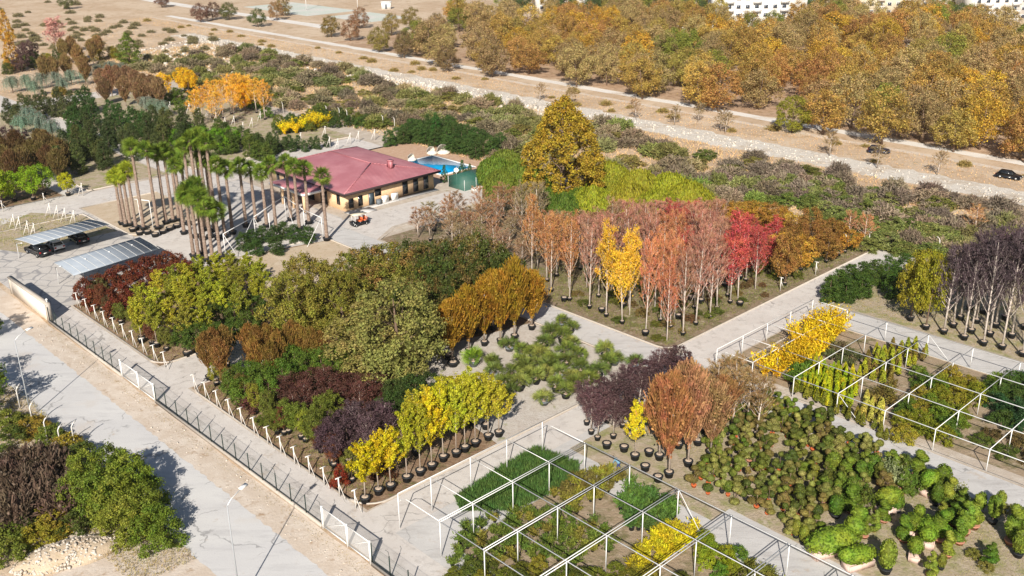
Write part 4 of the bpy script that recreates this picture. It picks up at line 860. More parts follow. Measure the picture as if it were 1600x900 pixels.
    for s, (L, potk) in enumerate([
            ([((0, 0, 1.0), (.85, .45, .5)), ((.75, 0, 1.35), (.3, .28, .45))], 'box'), ([((0, 0, 1.25), (.75, .5, .55))], 'box'), ([((0, 0, .95), (1.05, .55, .55)), ((-.8, 0, 1.2), (.45, .4, .45))], 'box'),
            ([((0, 0, .75), (1.35, .65, .6)), ((1.1, .1, 1.15), (.45, .42, .6)), ((1.35, .2, 1.75), (.36, .33, .45))], 'box')]):
        r = np.random.default_rng(480+s); bx = MB(); Lx = L[0][1][0]*.75
        for y in (-.32, .32): bx.box((0, y, .24), (Lx*2, .05, .48))
        for x in (-Lx, Lx): bx.box((x, 0, .24), (.05, .6, .48))
        bx.box((0, 0, .40), (Lx*2-.06, .58, .04)); st = MB()
        for x in (-.35, .35): st.tube([(x, 0, .4), (x*.9, 0, L[0][0][2])], .045, 5)
        variant('boxtop', 1.8, 1.8, [('planter', bx.mesh('planter', 'planter_wood')), ('stem', st.mesh('stem', 'bark_pale')), ('crown', blobs(L, r, 150, .10).mesh('crown', 'leaf'))])
    def coil(turns, n, R, z0, z1, q): return [((R*(1-.7*i/n)*math.cos(turns*6.283*i/n), R*(1-.7*i/n)*math.sin(turns*6.283*i/n), z0+(z1-z0)*i/n), (q*(1-.45*i/n),)*3) for i in range(n+1)]
    for s, (L, p, H) in enumerate([(coil(2.5, 20, .32, .5, 2.3, .26), 'c', 2.5), ([((0, 0, 1.1), (.42, .42, .85))], 'd', 2.0), ([((-.3*math.cos(a), 0, 1.35+.62*math.sin(a)), (.2, .2, .22)) for a in np.linspace(0, 6.1, 14)], 'd', 2.2), ([((.12*math.sin(i*.9), .1*math.cos(i*.9), .6+.19*i), (.34-.012*i,)*2+(.24,)) for i in range(11)], 'c', 2.8)]):
        r = np.random.default_rng(490+s); q = pm[p]; variant('clipped', H, 1.0, [('pot', pot_mesh(q[1]+.05, q[2], q[0])), ('stem', MB().tube([(0, 0, .2), (0, 0, .7)], .035, 5).mesh('stem', 'bark_brown')), ('crown', blobs(L, r, 170, .09).mesh('crown', 'leaf'))])
build_species()
POTS = {k: (pot_mesh(r, h, 'dark_plastic'), soil_mesh(r, h), h) for k, (r, h) in {'s': (.33, .45), 'm': (.46, .62), 'l': (.62, .60)}.items()}
RS = random.Random(77)
KLEAF = 0.95
def soft(c, s=.72):
    s = 1.05-.17*min(1, max(0, (c[0]/max(c[1], .001)-1)/.5))
    l = max(.01, .25*c[0]+.6*c[1]+.15*c[2]); return tuple(min(.85, l*(q/l)**s*k) for q, k in zip(c, (1.0, 1.0, .85)))
SHRUBLIKE = {'scrub', 'bush', 'arching'}
COUNTER = {}
def plant(sp, p, h, w=None, c=(90, 100, 50), name='tree', label=None, cat='tree', group=None, mix=1.0, pot=None, var=None, rot=None, jit=.14):
    V = SP[sp]; i = COUNTER.get(sp, RS.randrange(9)); COUNTER[sp] = i+RS.choice((1, 2, 3)) if var is None else i
    H, Wd, parts = V[(var if var is not None else i) % len(V)]; w = w or Wd*h/H; rot = RS.random()*6.283 if rot is None else rot
    if name in ('oak_tree', 'scrub_bush'): pass
    f = 1+RS.uniform(-jit, jit); k = KLEAF*f; col = soft(lin(c[0]*(1+RS.uniform(-.03, .03)), c[1]*(1+RS.uniform(-.03, .03)), c[2], k))
    S = (w/Wd, w/Wd, h/H)
    if len(parts) == 1:
        o = link(name, parts[0][1], None, (p[0], p[1], 0), rot); o.scale = S; o.color = (*col, mix); return tag(o, label, cat, group)
    t = thing(name, label, cat, (p[0], p[1], 0), rot, group); z = 0
    if pot:
        P = POTS[pot]; a = link('pot', P[0], t); b = link('soil', P[1], a); z = P[2]*.9
    for n, me in parts:
        o = link(n, me, t); 
        if n in ('pot', 'soil', 'planter', 'stem'): o.scale = (S[0], S[1], S[2])
        else: o.scale = S
        if pot and n in ('trunk', 'crown'): o.location = (0, 0, z); o.scale = (S[0], S[1], S[2]*(h-z)/h)
        if n == 'crown': o.color = (*col, mix)
    return t
def at_top(x, y, h, vmax=None, vmin=None):
    """where a plant h tall stands whose tip shows at pixel x, y; kept inside its plot"""
    for _ in range(60):
        p = G(x, y, h); v = UV(p)[1]
        if vmax is not None and v > vmax: h += .2
        elif vmin is not None and v < vmin and h > 1.2: h -= .2
        else: break
    return p, h
def inpoly(x, y, P):
    c = False; n = len(P)
    for i in range(n):
        (a, b), (d, e) = P[i], P[i-1]
        if (b > y) != (e > y) and x < (d-a)*(y-b)/(e-b)+a: c = not c
    return c
def rows(poly, du, dv, jit, seed=0, px=True, stag=True):
    """jittered planting grid inside a polygon (pixels of the ground, or uv): yields (row, place in row, point)"""
    R = random.Random(seed); P = [UV(G(*q)) for q in poly] if px else poly
    us = [q[0] for q in P]; vs = [q[1] for q in P]; out = []; r = 0; v = min(vs)+dv/2
    while v < max(vs):
        k = 0; u = min(us)+du*(.5 if (r % 2 and stag) else .0)
        while u < max(us):
            a, b = u+R.uniform(-jit, jit)*du, v+R.uniform(-jit, jit)*dv
            if inpoly(a, b, P): out.append((r, k, W(a, b))); k += 1
            u += du
        if k: r += 1
        v += dv
    return out
# ---------------------------------------------------------------- planting
def palms():
    P = [((191, 351), 270, 1), ((197, 354), 266, 1), ((204, 353), 262, 1), ((213, 358), 258, 1), ((225, 359), 222, 0), ((247, 358), 226, 0), ((260, 350), 232, 0), ((271, 347), 228, 0), ((280, 345), 236, 0), ((296, 352), 245, 0),
         ((303, 402), 297, 2), ((311, 405), 290, 2), ((323, 408), 300, 2), ((333, 409), 316, 2), ((345, 404), 322, 2), ((318, 398), 284, 2),
         ((306, 372), 222, 0), ((317, 376), 210, 0), ((329, 372), 206, 0), ((341, 374), 214, 0), ((352, 372), 250, 0), ((335, 362), 240, 0), ((322, 360), 226, 0), ((288, 366), 252, 0),
         ((364, 366), 256, 3), ((385, 355), 252, 3), ((400, 347), 256, 3), ((417, 355), 262, 3), ((432, 361), 250, 3), ((455, 345), 246, 3), ((468, 360), 252, 3), ((483, 350), 256, 3), ((511, 376), 268, 3)]
    site = ['at the tall group over the sandy bed', 'in the short yellow-tipped quartet by the carport', 'in the lowest clump in front of the frame', 'in the line before the stone house']; cnt = {}
    for (b, ty, g) in P:
        p = G(*b); h = height_at(p, ty+8); i = cnt.get(g, 0); cnt[g] = i+1; V = SP['palm']; v = V[(i+g) % 4]
        t = thing('fan_palm', f'tall shaggy-trunked fan palm, {ordn(i)} {site[g]}', 'palm tree', p, RS.random()*6.28, 'tall fan palms in dark tubs')
        pt = link('pot', pot_mesh(.62, .55, 'dark_plastic') if 'pp' not in POTS else POTS['pp'], t); POTS['pp'] = pt.data
        tr = link('trunk', v[2][0], t); tr.scale = (1.05, 1.05, h); c = link('crown', v[2][1], t, (0, 0, h)); s = 1.15 if g != 2 else 1.3; c.scale = (s, s, s)
        c.color = (*soft(lin(112 if g != 1 else 150, 132 if g != 1 else 160, 52, 1.0)), 1.0); sk = link('skirt', v[2][2], t, (0, 0, h-.05))
        if RS.random() < .5: sk.scale = (1, 1, .6)
    # tubs left along the palm bed kerb
    for i, (x, y) in enumerate([(231, 366), (243, 370), (255, 365), (266, 360), (277, 356), (287, 351), (219, 367), (208, 362)]):
        t = thing('plant_tub', f'dark plant tub with soil on the palm bed kerb, {ordn(i)} from the carport side', 'plant tub', G(x, y), 0, 'tubs on the palm bed kerb'); link('pot', POTS['l'][0], t); link('soil', POTS['l'][1], t)
palms()
def lst(sp, pts, h, w, c, fmt, name, cat, group, mix=1.0, pot=None, vmax=None, vmin=None, hj=.08, cj=None):
    """hand-set plants by their tip pixel"""
    for i, q in enumerate(pts):
        hh = (q[2] if len(q) > 2 else h)*(1+RS.uniform(-hj, hj)); p, hh = at_top(q[0], q[1], hh, vmax, vmin); cc = cj[i % len(cj)] if cj else c
        plant(sp if isinstance(sp, str) else sp[i % len(sp)], p, hh, w*(1+RS.uniform(-.08, .08)), cc, name, fmt.format(ordn(i)), cat, group, mix, pot)
TREE, SHRUB = 'tree', 'shrub'
# --- plot 1, along the fence path
lst('bush', [(128, 432), (150, 425), (168, 418), (186, 412), (203, 405), (222, 400), (240, 395), (258, 391), (275, 393), (140, 450), (162, 445), (185, 437), (205, 430), (228, 422), (250, 412), (175, 462), (200, 455), (290, 405)], 3.0, 2.9, (126, 62, 42), 'rust-brown bushy shrub by the empty carport canopy, {} from the cream wall end', 'rust_shrub', SHRUB, 'rust shrubs beside the carport', pot=None, hj=.12)
lst('bush', [(152, 432)], 2.8, 2.2, (118, 112, 70), 'grey-green shrub among the rust-brown bushes by the carport', 'shrub', SHRUB, None)
lst('ginkgo', [(285, 410), (310, 400), (335, 396), (360, 394), (385, 397), (403, 406), (245, 422), (268, 418), (292, 426), (318, 420), (345, 418), (370, 418), (398, 428), (215, 443), (238, 448), (262, 443), (288, 448), (315, 446), (342, 444), (370, 446), (210, 463), (235, 472), (258, 470), (285, 476), (312, 473), (300, 436), (330, 432), (355, 430), (275, 432)], 5.6, 3.3, (160, 170, 50), 'light lime ginkgo-like tree in the bright block, {} from the sandy patch', 'ginkgo_tree', TREE, 'lime trees in the bright block', pot='m', vmin=42, hj=.16, cj=[(164, 162, 54), (154, 156, 54), (174, 170, 56), (140, 142, 54)])
lst('round', [(335, 474), (365, 470), (392, 458), (305, 502), (345, 500), (385, 486), (285, 505), (325, 508)], 4.4, 3.2, (82, 102, 42), 'dark green young tree below the lime block, {} from the sandy patch', 'young_tree', TREE, 'dark green trees below the lime block', pot='m', vmin=42)
lst('column', [(330, 514), (346, 511), (318, 522), (340, 530)], 5.2, 2.2, (144, 108, 60), 'bronze upright tree at the path spur, {} from the white posts', 'hornbeam_tree', TREE, 'bronze columns at the spur', pot='m', vmin=42)
lst('column', [(385, 508), (400, 511), (415, 508), (432, 518), (447, 512), (465, 510), (485, 514), (500, 520), (455, 503), (395, 530), (420, 535)], 5.0, 2.2, (150, 114, 56), 'orange-bronze upright tree in front of the olive trees, {} from the spur', 'hornbeam_tree', TREE, 'orange-bronze columns')
lst('round', [(366, 572), (385, 562), (403, 570), (425, 556), (455, 540), (475, 546), (438, 560), (500, 540), (525, 540), (543, 532), (415, 586), (378, 590)], 3.8, 3.2, (98, 122, 48), 'fresh green round tree before the purple-brown shrubs, {} from the spur', 'round_tree', TREE, 'fresh green trees', vmin=43)
lst('bigtree', [(470, 397), (505, 402), (450, 425), (530, 425)], 9, 8.5, (138, 134, 58), 'large olive-green tree beside the sandy clearing, {} of its clump', 'olive_green_tree', TREE, 'olive-green trees by the clearing', mix=.75, vmax=76)
lst('bigtree', [(618, 436, 11.5), (578, 478, 9)], 11, 11.5, (150, 146, 88), 'broad silvery-olive maple-like tree, {} and biggest of the block', 'maple_tree', TREE, None, mix=.85)
lst('round', [(545, 388), (575, 382), (605, 378), (635, 388), (560, 410), (600, 405), (640, 412)], 7, 5.5, (118, 118, 52), 'orange-speckled green tree behind the big maple, {} from the path', 'mixed_tree', TREE, 'orange-speckled trees', mix=.35, vmax=78)
lst('round', [(640, 372), (665, 378), (690, 372), (720, 362), (745, 358), (770, 372), (660, 402), (700, 398), (735, 390), (790, 392), (640, 432), (690, 428), (665, 445), (720, 420), (760, 402)], 8.5, 5.6, (78, 90, 42), 'dark green tree with rust patches along the grey avenue, {} from the maple', 'mixed_tree', TREE, 'dark green trees along the avenue', mix=.6, vmax=78)
for i, (bx, by, tx, ty) in enumerate([(707, 567, 705, 470), (733, 552, 733, 450), (757, 540, 757, 440), (782, 537, 782, 425), (804, 530, 803, 408), (831, 515, 830, 425), (770, 515, 768, 425), (742, 520, 740, 440)]):
    p = G(bx, by); plant('column', p, height_at(p, ty), 3.9, (174, 128, 40), 'hornbeam_tree', f'golden-bronze hornbeam with bare stem in a tub, {ordn(i)} along the palm plot', TREE, 'golden-bronze hornbeams', 1, 'm')
lst(('bush', 'round', 'redleaf'), [(395, 600), (415, 590), (440, 585), (465, 580), (485, 575), (505, 572), (530, 577), (555, 577), (580, 572), (600, 577), (440, 602), (470, 602), (500, 600), (535, 597), (560, 600), (590, 600), (515, 615), (455, 618)], 3.0, 3.0, (100, 62, 56), 'maroon-brown dense shrub in the purple block, {} from the fence path', 'maroon_shrub', SHRUB, 'maroon shrubs', vmin=43)
lst(('round', 'redleaf'), [(525, 640), (550, 632), (575, 628), (600, 632), (540, 655), (572, 652), (515, 662)], 4.8, 3.4, (90, 66, 78), 'dark purple small tree behind the red-leaved shrub, {} from the kerb', 'plum_tree', TREE, 'dark purple trees', pot='m', vmin=43)
lst('round', [(445, 622), (465, 630), (430, 642), (500, 617), (515, 612), (490, 640), (415, 650)], 4.0, 2.6, (112, 122, 52), 'young green tree behind the white kerb posts, {} from the spur', 'young_tree', TREE, 'young green trees behind the posts', pot='s', vmin=42.4)
lst('round', [(620, 592), (645, 585), (670, 580), (635, 610), (660, 605), (688, 600), (610, 612)], 4.2, 3.4, (66, 82, 40), 'deep green tree between the big maple and the yellow row, {} from the plum trees', 'round_tree', TREE, 'deep green trees')
gk = [(571, 785, 690), (592, 772, 678), (611, 765, 668), (636, 752, 640), (657, 742, 628), (675, 733, 612), (693, 720, 602), (713, 713, 600), (727, 705, 590), (743, 697, 588), (763, 687, 590)]
gc = [(208, 184, 26), (205, 184, 30), (198, 182, 34), (174, 170, 46), (168, 168, 48), (204, 184, 34), (190, 180, 40), (170, 168, 50), (176, 172, 50), (180, 176, 50), (172, 168, 52)]
for i, (x, y, ty) in enumerate(gk):
    p = G(x, y); plant('ginkgo', p, height_at(p, ty), RS.uniform(2.9, 3.4), gc[i], 'ginkgo_tree', f'{"bright yellow" if gc[i][0] > 190 else "yellow-green"} ginkgo in a black tub by the corner path, {ordn(i)} from the corner', TREE, 'ginkgos along the corner path', 1, 'm')
lst('ginkgo', [(646, 614), (690, 588), (735, 578), (778, 598), (665, 605), (712, 585), (757, 582)], 6.2, 3.4, (172, 168, 52), 'yellow-green ginkgo of the rear rank by the corner path, {} from the corner', 'ginkgo_tree', TREE, 'rear ginkgos', pot='m')
plant('bush', G(533, 762), 2.6, 1.6, (150, 58, 34), 'red_shrub', 'small brick-red shrub between the purple trees and the yellow ginkgos', SHRUB)
plant('bush', G(600, 745), 1.6, 2.2, (96, 56, 40), 'red_shrub', 'low rusty shrub behind the first yellow ginkgos', SHRUB)
for i in range(21):     # saplings in tubs right behind the white posts
    u = -124.5+i*2.9+RS.uniform(-.5, .5)
    if -102.5 < u < -92.5: continue
    c = RS.choice([(120, 124, 58), (134, 112, 60), (120, 70, 50), (150, 150, 60), (104, 92, 60)])
    plant('round', W(u, 42.8+RS.uniform(-.3, .8)), RS.uniform(2.8, 3.8), 1.7, c, 'sapling', f'slim potted sapling right behind the white posts, {ordn(i)} from the cream wall', TREE, 'saplings behind the posts', 1, 's')
plant('round', W(-101.2, 52.5), 3.4, 2.4, (104, 66, 60), 'maroon_shrub', 'maroon sapling at the blind end of the path spur', SHRUB)
lst('evergreen', [(376, 362), (392, 358), (408, 352), (425, 352), (441, 345), (459, 350), (480, 352), (398, 372), (430, 368)], 2.9, 2.5, (68, 90, 44), 'dark clipped evergreen bush under the palm frame, {} from the low palm clump', 'evergreen_bush', SHRUB, 'dark bushes under the palm frame')
for i, (x, y) in enumerate([(413, 488), (421, 484), (405, 492)]): plant('bush', G(x, y+10), 1.5, 1.7, (150, 150, 140), 'pale_shrub', f'pale silvery shrub in the gap beside the olive trees, {ordn(i)} from the lime block', SHRUB)
# --- plot 2, low potted fan palms
fp = [(770, 575), (796, 548), (815, 556), (833, 560), (800, 590), (822, 585), (850, 545), (862, 530), (878, 535), (893, 545), (882, 558), (862, 570), (905, 565), (790, 605), (812, 610), (838, 600), (851, 594), (875, 590), (893, 598), (907, 585), (850, 632), (825, 598), (868, 612), (884, 622), (772, 590), (945, 560), (960, 570), (935, 590), (992, 576), (920, 600), (835, 578), (781, 628), (797, 622), (858, 583), (896, 612), (878, 510), (892, 520), (814, 576), (845, 565), (885, 572), (900, 610), (950, 575)]
for i, (x, y) in enumerate(fp): plant('fanpalm', G(x, y), RS.uniform(1.8, 2.6), RS.uniform(2.6, 3.4), RS.choice([(122, 134, 66), (108, 122, 62), (136, 144, 78)]), 'potted_palm', f'low potted fan palm on the gravel patch, {ordn(i)} from the hornbeam tubs', 'palm tree', 'potted fan palms on gravel')
plant('fanpalm', G(740, 572), 2.6, 3.4, (118, 150, 50), 'potted_palm', 'largest bright fan palm, at the foot of the golden hornbeams', 'palm tree', var=0)
for i, (x, y) in enumerate([(708, 572), (700, 560)]):
    t = thing('plant_tub', f'empty dark plant tub beneath the big maple, {ordn(i)} from the bright fan palm', 'plant tub', G(x, y)); link('pot', POTS['l'][0], t); link('soil', POTS['l'][1], t)
# --- plot 3, bare and coloured trees
def p3col(x, y):
    if 940 < x < 1012 and 380 < y < 470: return (226, 172, 44), 'redleaf', 'golden yellow'
    if x < 905 and y > 330: return (184, 122, 78), 'bareleaf', 'orange-brown'
    if 1012 <= x < 1065 and y > 350: return (192, 118, 84), 'bareleaf', 'coral-orange'
    if 1035 <= x < 1090 and 330 < y < 400: return (176, 78, 70), 'bareleaf', 'crimson'
    if x >= 1140 and y > 345 and x < 1220: return (186, 72, 70), 'redleaf', 'bright red'
    if x >= 1130 and y <= 400 or x > 1210: return (188, 136, 56), 'bareleaf', 'golden brown'
    if x < 960 and y < 350: return (150, 120, 90), 'bare', 'taupe'
    return (166, 112, 96), 'bare', 'rosy grey'
cnt = {}
known = [(861, 456), (890, 470), (921, 482), (947, 495), (972, 506), (1009, 519), (1023, 485), (1032, 503), (1042, 533), (1054, 498), (1067, 524), (1087, 508), (1098, 469), (1109, 498), (1137, 464), (1153, 466), (1120, 484), (1085, 483), (1065, 470), (1005, 470), (982, 480), (935, 465), (955, 458), (1180, 452), (1165, 440)]
allp = [G(*q) for q in known]
for r, k, p in rows([(-118, 88.5), (-64.3, 88.5), (-64.3, 131), (-84, 131), (-92, 112), (-118, 104)], 3.0, 3.0, .26, 4, False):
    if min((p-q).length for q in allp) > 2.2: allp.append(p)
for i, p in enumerate(allp):
    u, v = UV(p); 
    if u < -92 and v < 100: hh = RS.uniform(3.8, 5.0)
    else: hh = RS.uniform(8.0, 12.2) if v < 106 else RS.uniform(7, 8.5)
    if v > 112 and u > -80: hh = RS.uniform(4.2, 5.6)
    sky = lambda x: 296 if x < 850 else 335 if x < 950 else 312 if x < 1250 else 312+(x-1250)*.6
    while hh > 3 and PX((p.x, p.y, hh))[1] < sky(PX(p)[0]): hh -= .25
    x, y = PX((p.x, p.y, hh*.75)); c, sp, nm = p3col(x, y); k = cnt.get(nm, 0); cnt[nm] = k+1
    if u < -92: cnt[nm] -= 1; c, sp, nm = RS.choice([(150, 118, 92), (158, 110, 80), (140, 122, 92)]), 'bare', 'taupe twiggy'; k = cnt.get(nm, 0); cnt[nm] = k+1; hh *= 1.15
    if nm == 'golden brown': plant('round', p, hh, 4.2, RS.choice([(190, 140, 52), (160, 112, 56), (206, 158, 60)]), 'autumn_tree', f'golden-brown large-leaved tree in the colourful plot, {ordn(k)} from the avenue', TREE, 'golden-brown trees of the colourful plot', .7, 's'); continue
    plant(sp, p, hh, RS.uniform(3.0, 4.0) if sp == 'bareleaf' else RS.uniform(3.4, 4.6), c, 'birch_tree', f'{nm} thin-crowned tree with pale trunk in the colourful plot, {ordn(k)} from the avenue', TREE, f'{nm} trees of the colourful plot', 1, 's' if RS.random() < .6 else None)
for i, (x, y) in enumerate([(1225, 425), (1245, 418), (1262, 412), (1280, 405), (1300, 398), (1315, 392), (1235, 408), (1290, 390)]): plant('bush', G(x, y), 1.5, 1.9, (84, 92, 58), 'shrub', f'low dark shrub edging the colourful plot by the path, {ordn(i)} from the crossing', SHRUB, 'low shrubs at the plot edge')
for i, (r, k, p) in enumerate(rows([(-84, 85.6), (-64.2, 85.6), (-64.2, 128), (-82, 118)], 2.6, 2.8, .4, 66, False)):
    if RS.random() < .55: plant('bush', p, RS.uniform(.5, 1.3), RS.uniform(1.0, 2.0), RS.choice([(112, 116, 54), (96, 104, 50), (132, 110, 66), (120, 92, 60)]), 'low_bush', f'low weedy clump under the colourful trees, {ordn(r)} row, {ordn(k)} along', SHRUB, 'weedy clumps under the colourful trees')
    elif RS.random() < .7:
        t = thing('plant_tub', f'dark tub with pale soil under the colourful trees, {ordn(r)} row, {ordn(k)} along', 'plant tub', p, 0, 'tubs under the colourful trees'); link('pot', POTS['m'][0], t); link('soil', POTS['m'][1], t)
# --- hero cypress and willows
plant('cypress', G(878, 326), height_at(G(878, 326), 150), 15.5, (184, 152, 46), 'cypress_tree', 'huge egg-shaped golden-green conifer towering behind the willows', TREE, None, 1, None, 0, 1.0, 0)
lst('willow', [(955, 252), (1000, 262), (1048, 268), (1078, 282), (925, 290), (985, 285), (1030, 295)], 6.6, 8.2, (160, 160, 50), 'lime-yellow weeping willow beside the huge conifer, {} from it', 'willow_tree', TREE, 'lime willows')
lst('willow', [(790, 232), (772, 244), (808, 250), (838, 262), (782, 264)], 6.0, 6.8, (120, 136, 54), 'green weeping willow between the pool and the huge conifer, {} from the pool', 'willow_tree', TREE, 'green willows')
lst('willow', [(850, 292), (880, 300), (905, 292)], 5.5, 6, (96, 118, 46), 'dark green hanging willow in front of the huge conifer, {} of three', 'willow_tree', TREE, 'dark willows')
lst('conifer', [(694, 258), (722, 250), (734, 256), (712, 262)], 3.2, 1.8, (70, 108, 58), 'slim dark conifer at the near pool rim, {} from the house', 'conifer', TREE, 'conifers at the pool rim')
# --- hedge behind the pool
for r, k, p in rows([(598, 229), (672, 228), (744, 251), (800, 240), (700, 205), (640, 204)], 2.6, 2.8, .2, 8): plant('evergreen', p, RS.uniform(3.0, 4.0), 3.2, (80, 104, 54), 'hedge_tree', f'dark green hedge conifer behind the pool, {ordn(r)} rank, {ordn(k)} from the frames', TREE, 'hedge conifers behind the pool', vmax if False else 1)
plant('conifer', G(682, 222), 6.2, 3.4, (66, 104, 50), 'conifer', 'taller lone conifer rising from the pool hedge', TREE)
# --- plot 4, corner group
lst(('redleaf', 'round', 'redleaf'), [(918, 598), (940, 590), (962, 582), (985, 573), (1005, 560), (1025, 550), (1045, 543), (1065, 540), (925, 610), (950, 606), (975, 600), (1000, 588), (1020, 575), (1040, 565), (935, 625), (960, 625), (1068, 556)], 4.6, 3.2, (92, 64, 72), 'dark plum-leaved tree in the hedge by the crossing, {} from the gravel patch', 'plum_tree', TREE, 'plum-leaved trees by the crossing', pot='s', vmin=None, hj=.16)
plant('ginkgo', G(992, 718), height_at(G(992, 718), 628), 2.6, (206, 200, 40), 'ginkgo_tree', 'small bright lime tree in front of the plum hedge', TREE, None, 1, 'm')
for i, (x, y, ty) in enumerate([(1045, 745, 585), (1075, 728, 575), (1110, 712, 600), (1030, 718, 590), (1060, 700, 570), (1090, 695, 580), (1125, 680, 590)]):
    p = G(x, y); plant('column', p, height_at(p, ty), 3.6, (170, 128, 94) if i % 3 else (178, 124, 82), 'hornbeam_tree', f'coppery upright tree in a black tub beside the topiaries, {ordn(i)} from the frame rail', TREE, 'coppery hornbeams in tubs', 1, 'm')
lst('bare', [(1122, 562), (1140, 555), (1158, 565), (1175, 575), (1190, 590), (1150, 585), (1130, 590), (1105, 580)], 6.4, 4.2, (150, 120, 78), 'olive-brown bare-twigged tree by the crossing, {} from the coppery trees', 'bare_tree', TREE, 'olive-brown trees', pot='s')
for i, (x, y) in enumerate([(1008, 735), (1028, 752), (948, 700), (1064, 668), (1128, 735), (975, 705), (1014, 712)]):
    t = thing('plant_tub', f'black plant tub with pale soil near the coppery trees, {ordn(i)} from the frame', 'plant tub', G(x, y), 0); link('pot', POTS['m'][0], t); link('soil', POTS['m'][1], t)
# --- plot 4, cloud-clipped topiaries
pcs = [(116, 122, 56), (98, 108, 48), (134, 136, 76), (88, 98, 46), (150, 146, 88), (112, 128, 50), (128, 116, 66)]
n = 0
for r, k, p in rows([(1080, 765), (1125, 650), (1200, 622), (1290, 665), (1350, 700), (1420, 735), (1380, 775), (1300, 800), (1255, 850), (1180, 800)], 1.22, 1.18, .30, 15):
    if (p-G(1225, 715)).length < 1.5 or (p-G(1212, 690)).length < .8 or (p-G(1165, 745)).length < .8: continue
    if n >= 290: break
    plant('pom', p, RS.uniform(1.3, 2.4), RS.uniform(1.0, 1.5), RS.choice(pcs), 'topiary', f'cloud-clipped potted topiary, {ordn(r)} row from the seedling frame, {ordn(k)} from the coppery trees', 'topiary', 'cloud-clipped topiaries', jit=.15); n += 1
for i, (x, y) in enumerate([(1218, 640), (1222, 652), (1205, 632), (1270, 735), (1290, 750)]): plant('bush', G(x, y+8), 1.1, 1.3, (176, 176, 62), 'shrub', f'yellow-green clipped ball at the topiary field edge, {ordn(i)} along', SHRUB, 'yellow-green balls')
big = [(1386, 800, 2.4, 1), (1422, 835, 2.3, 0), (1448, 845, 2.3, 2), (1300, 862, 2.8, 3), (1450, 770, 2.2, 1), (1428, 872, 1.8, 1), (1340, 885, 2.2, 2)]
for i, (x, y, h, v) in enumerate(big): plant('boxtop', G(x, y), h, h*1.25, (120, 140, 50), 'box_topiary', f'rounded topiary clipped over a slatted wooden box, {ordn(i)} of the big figures', 'topiary', 'boxed topiary figures', var=v, rot=ROT_B+(i % 3-1)*.4)
cl = [(1383, 895, 1, 2.8), (1452, 900, 0, 2.0), (1505, 835, 0, 3.0), (1520, 825, 3, 3.0), (1550, 818, 2, 2.4), (1580, 850, 3, 3.4), (1498, 850, 3, 2.4), (1480, 870, 3, 2.2), (1590, 870, 1, 2.4), (1500, 800, 0, 2.2), (1480, 790, 3, 2.6), (1462, 790, 1, 2.0), (1330, 780, 1, 2.0), (1310, 775, 3, 2.2), (1255, 850, 1, 1.6), (1243, 840, 1, 1.6), (1470, 815, 0, 1.8), (1410, 770, 0, 2.2), (1395, 745, 3, 2.0), (1350, 840, 3, 2.0), (1365, 830, 0, 1.8), (1470, 890, 1, 1.4), (1597, 835, 1, 2.4), (1560, 800, 1, 1.9), (1530, 800, 1, 1.8)]
for i, (x, y, v, h) in enumerate(cl): plant('clipped', G(x, y), h*1.15, h*.58, RS.choice([(122, 140, 56), (108, 130, 50), (134, 144, 60)]), 'clipped_shrub', f'{["spiral-cut", "egg-shaped", "ring-shaped", "winding pillar"][v]} potted topiary near the avenue side figures, {ordn(i)} along', 'topiary', 'clipped potted figures', var=v)
for i, (x, y, v, h) in enumerate([(1300, 740, 1, 2.2), (1322, 752, 3, 2.4), (1345, 765, 3, 2.6), (1362, 745, 1, 2.2), (1330, 800, 3, 2.4), (1285, 775, 0, 2.0), (1380, 815, 3, 2.0), (1400, 800, 1, 1.8), (1412, 845, 3, 2.2), (1435, 745, 3, 2.6), (1470, 765, 1, 2.4), (1490, 820, 0, 2.2), (1468, 845, 3, 2.8), (1305, 808, 1, 2.0), (1545, 880, 0, 1.8)]): plant('clipped', G(x, y), h*1.1, h*.75, RS.choice([(104, 126, 44), (92, 116, 42), (118, 134, 50)]), 'clipped_shrub', f'full green clipped topiary in the middle of the field, {ordn(i)} inward', 'topiary', 'full green topiaries', var=v)
lst('bush', [(1418, 708), (1455, 735), (1430, 735), (1330, 745), (1360, 760), (1475, 745), (1495, 755)], 2.2, 2.2, (104, 122, 50), 'loose green shrub at the avenue edge of the topiary field, {} along', 'shrub', SHRUB, 'loose shrubs at the avenue edge')
lst('arching', [(1392, 718), (1405, 728), (1500, 752)], 2.2, 1.8, (150, 156, 124), 'pale silvery arching shrub among the topiaries, {} along', 'silver_shrub', SHRUB, 'silvery shrubs')
for i, (x, y) in enumerate([(1540, 890), (1495, 845), (1440, 720), (1345, 720), (1520, 870), (1575, 800)]): plant('bush', G(x, y), .8, 1.2, (140, 140, 70), 'shrub', f'small weedy tuft on the bare ground by the topiary figures, {ordn(i)} along', SHRUB, 'weedy tufts')
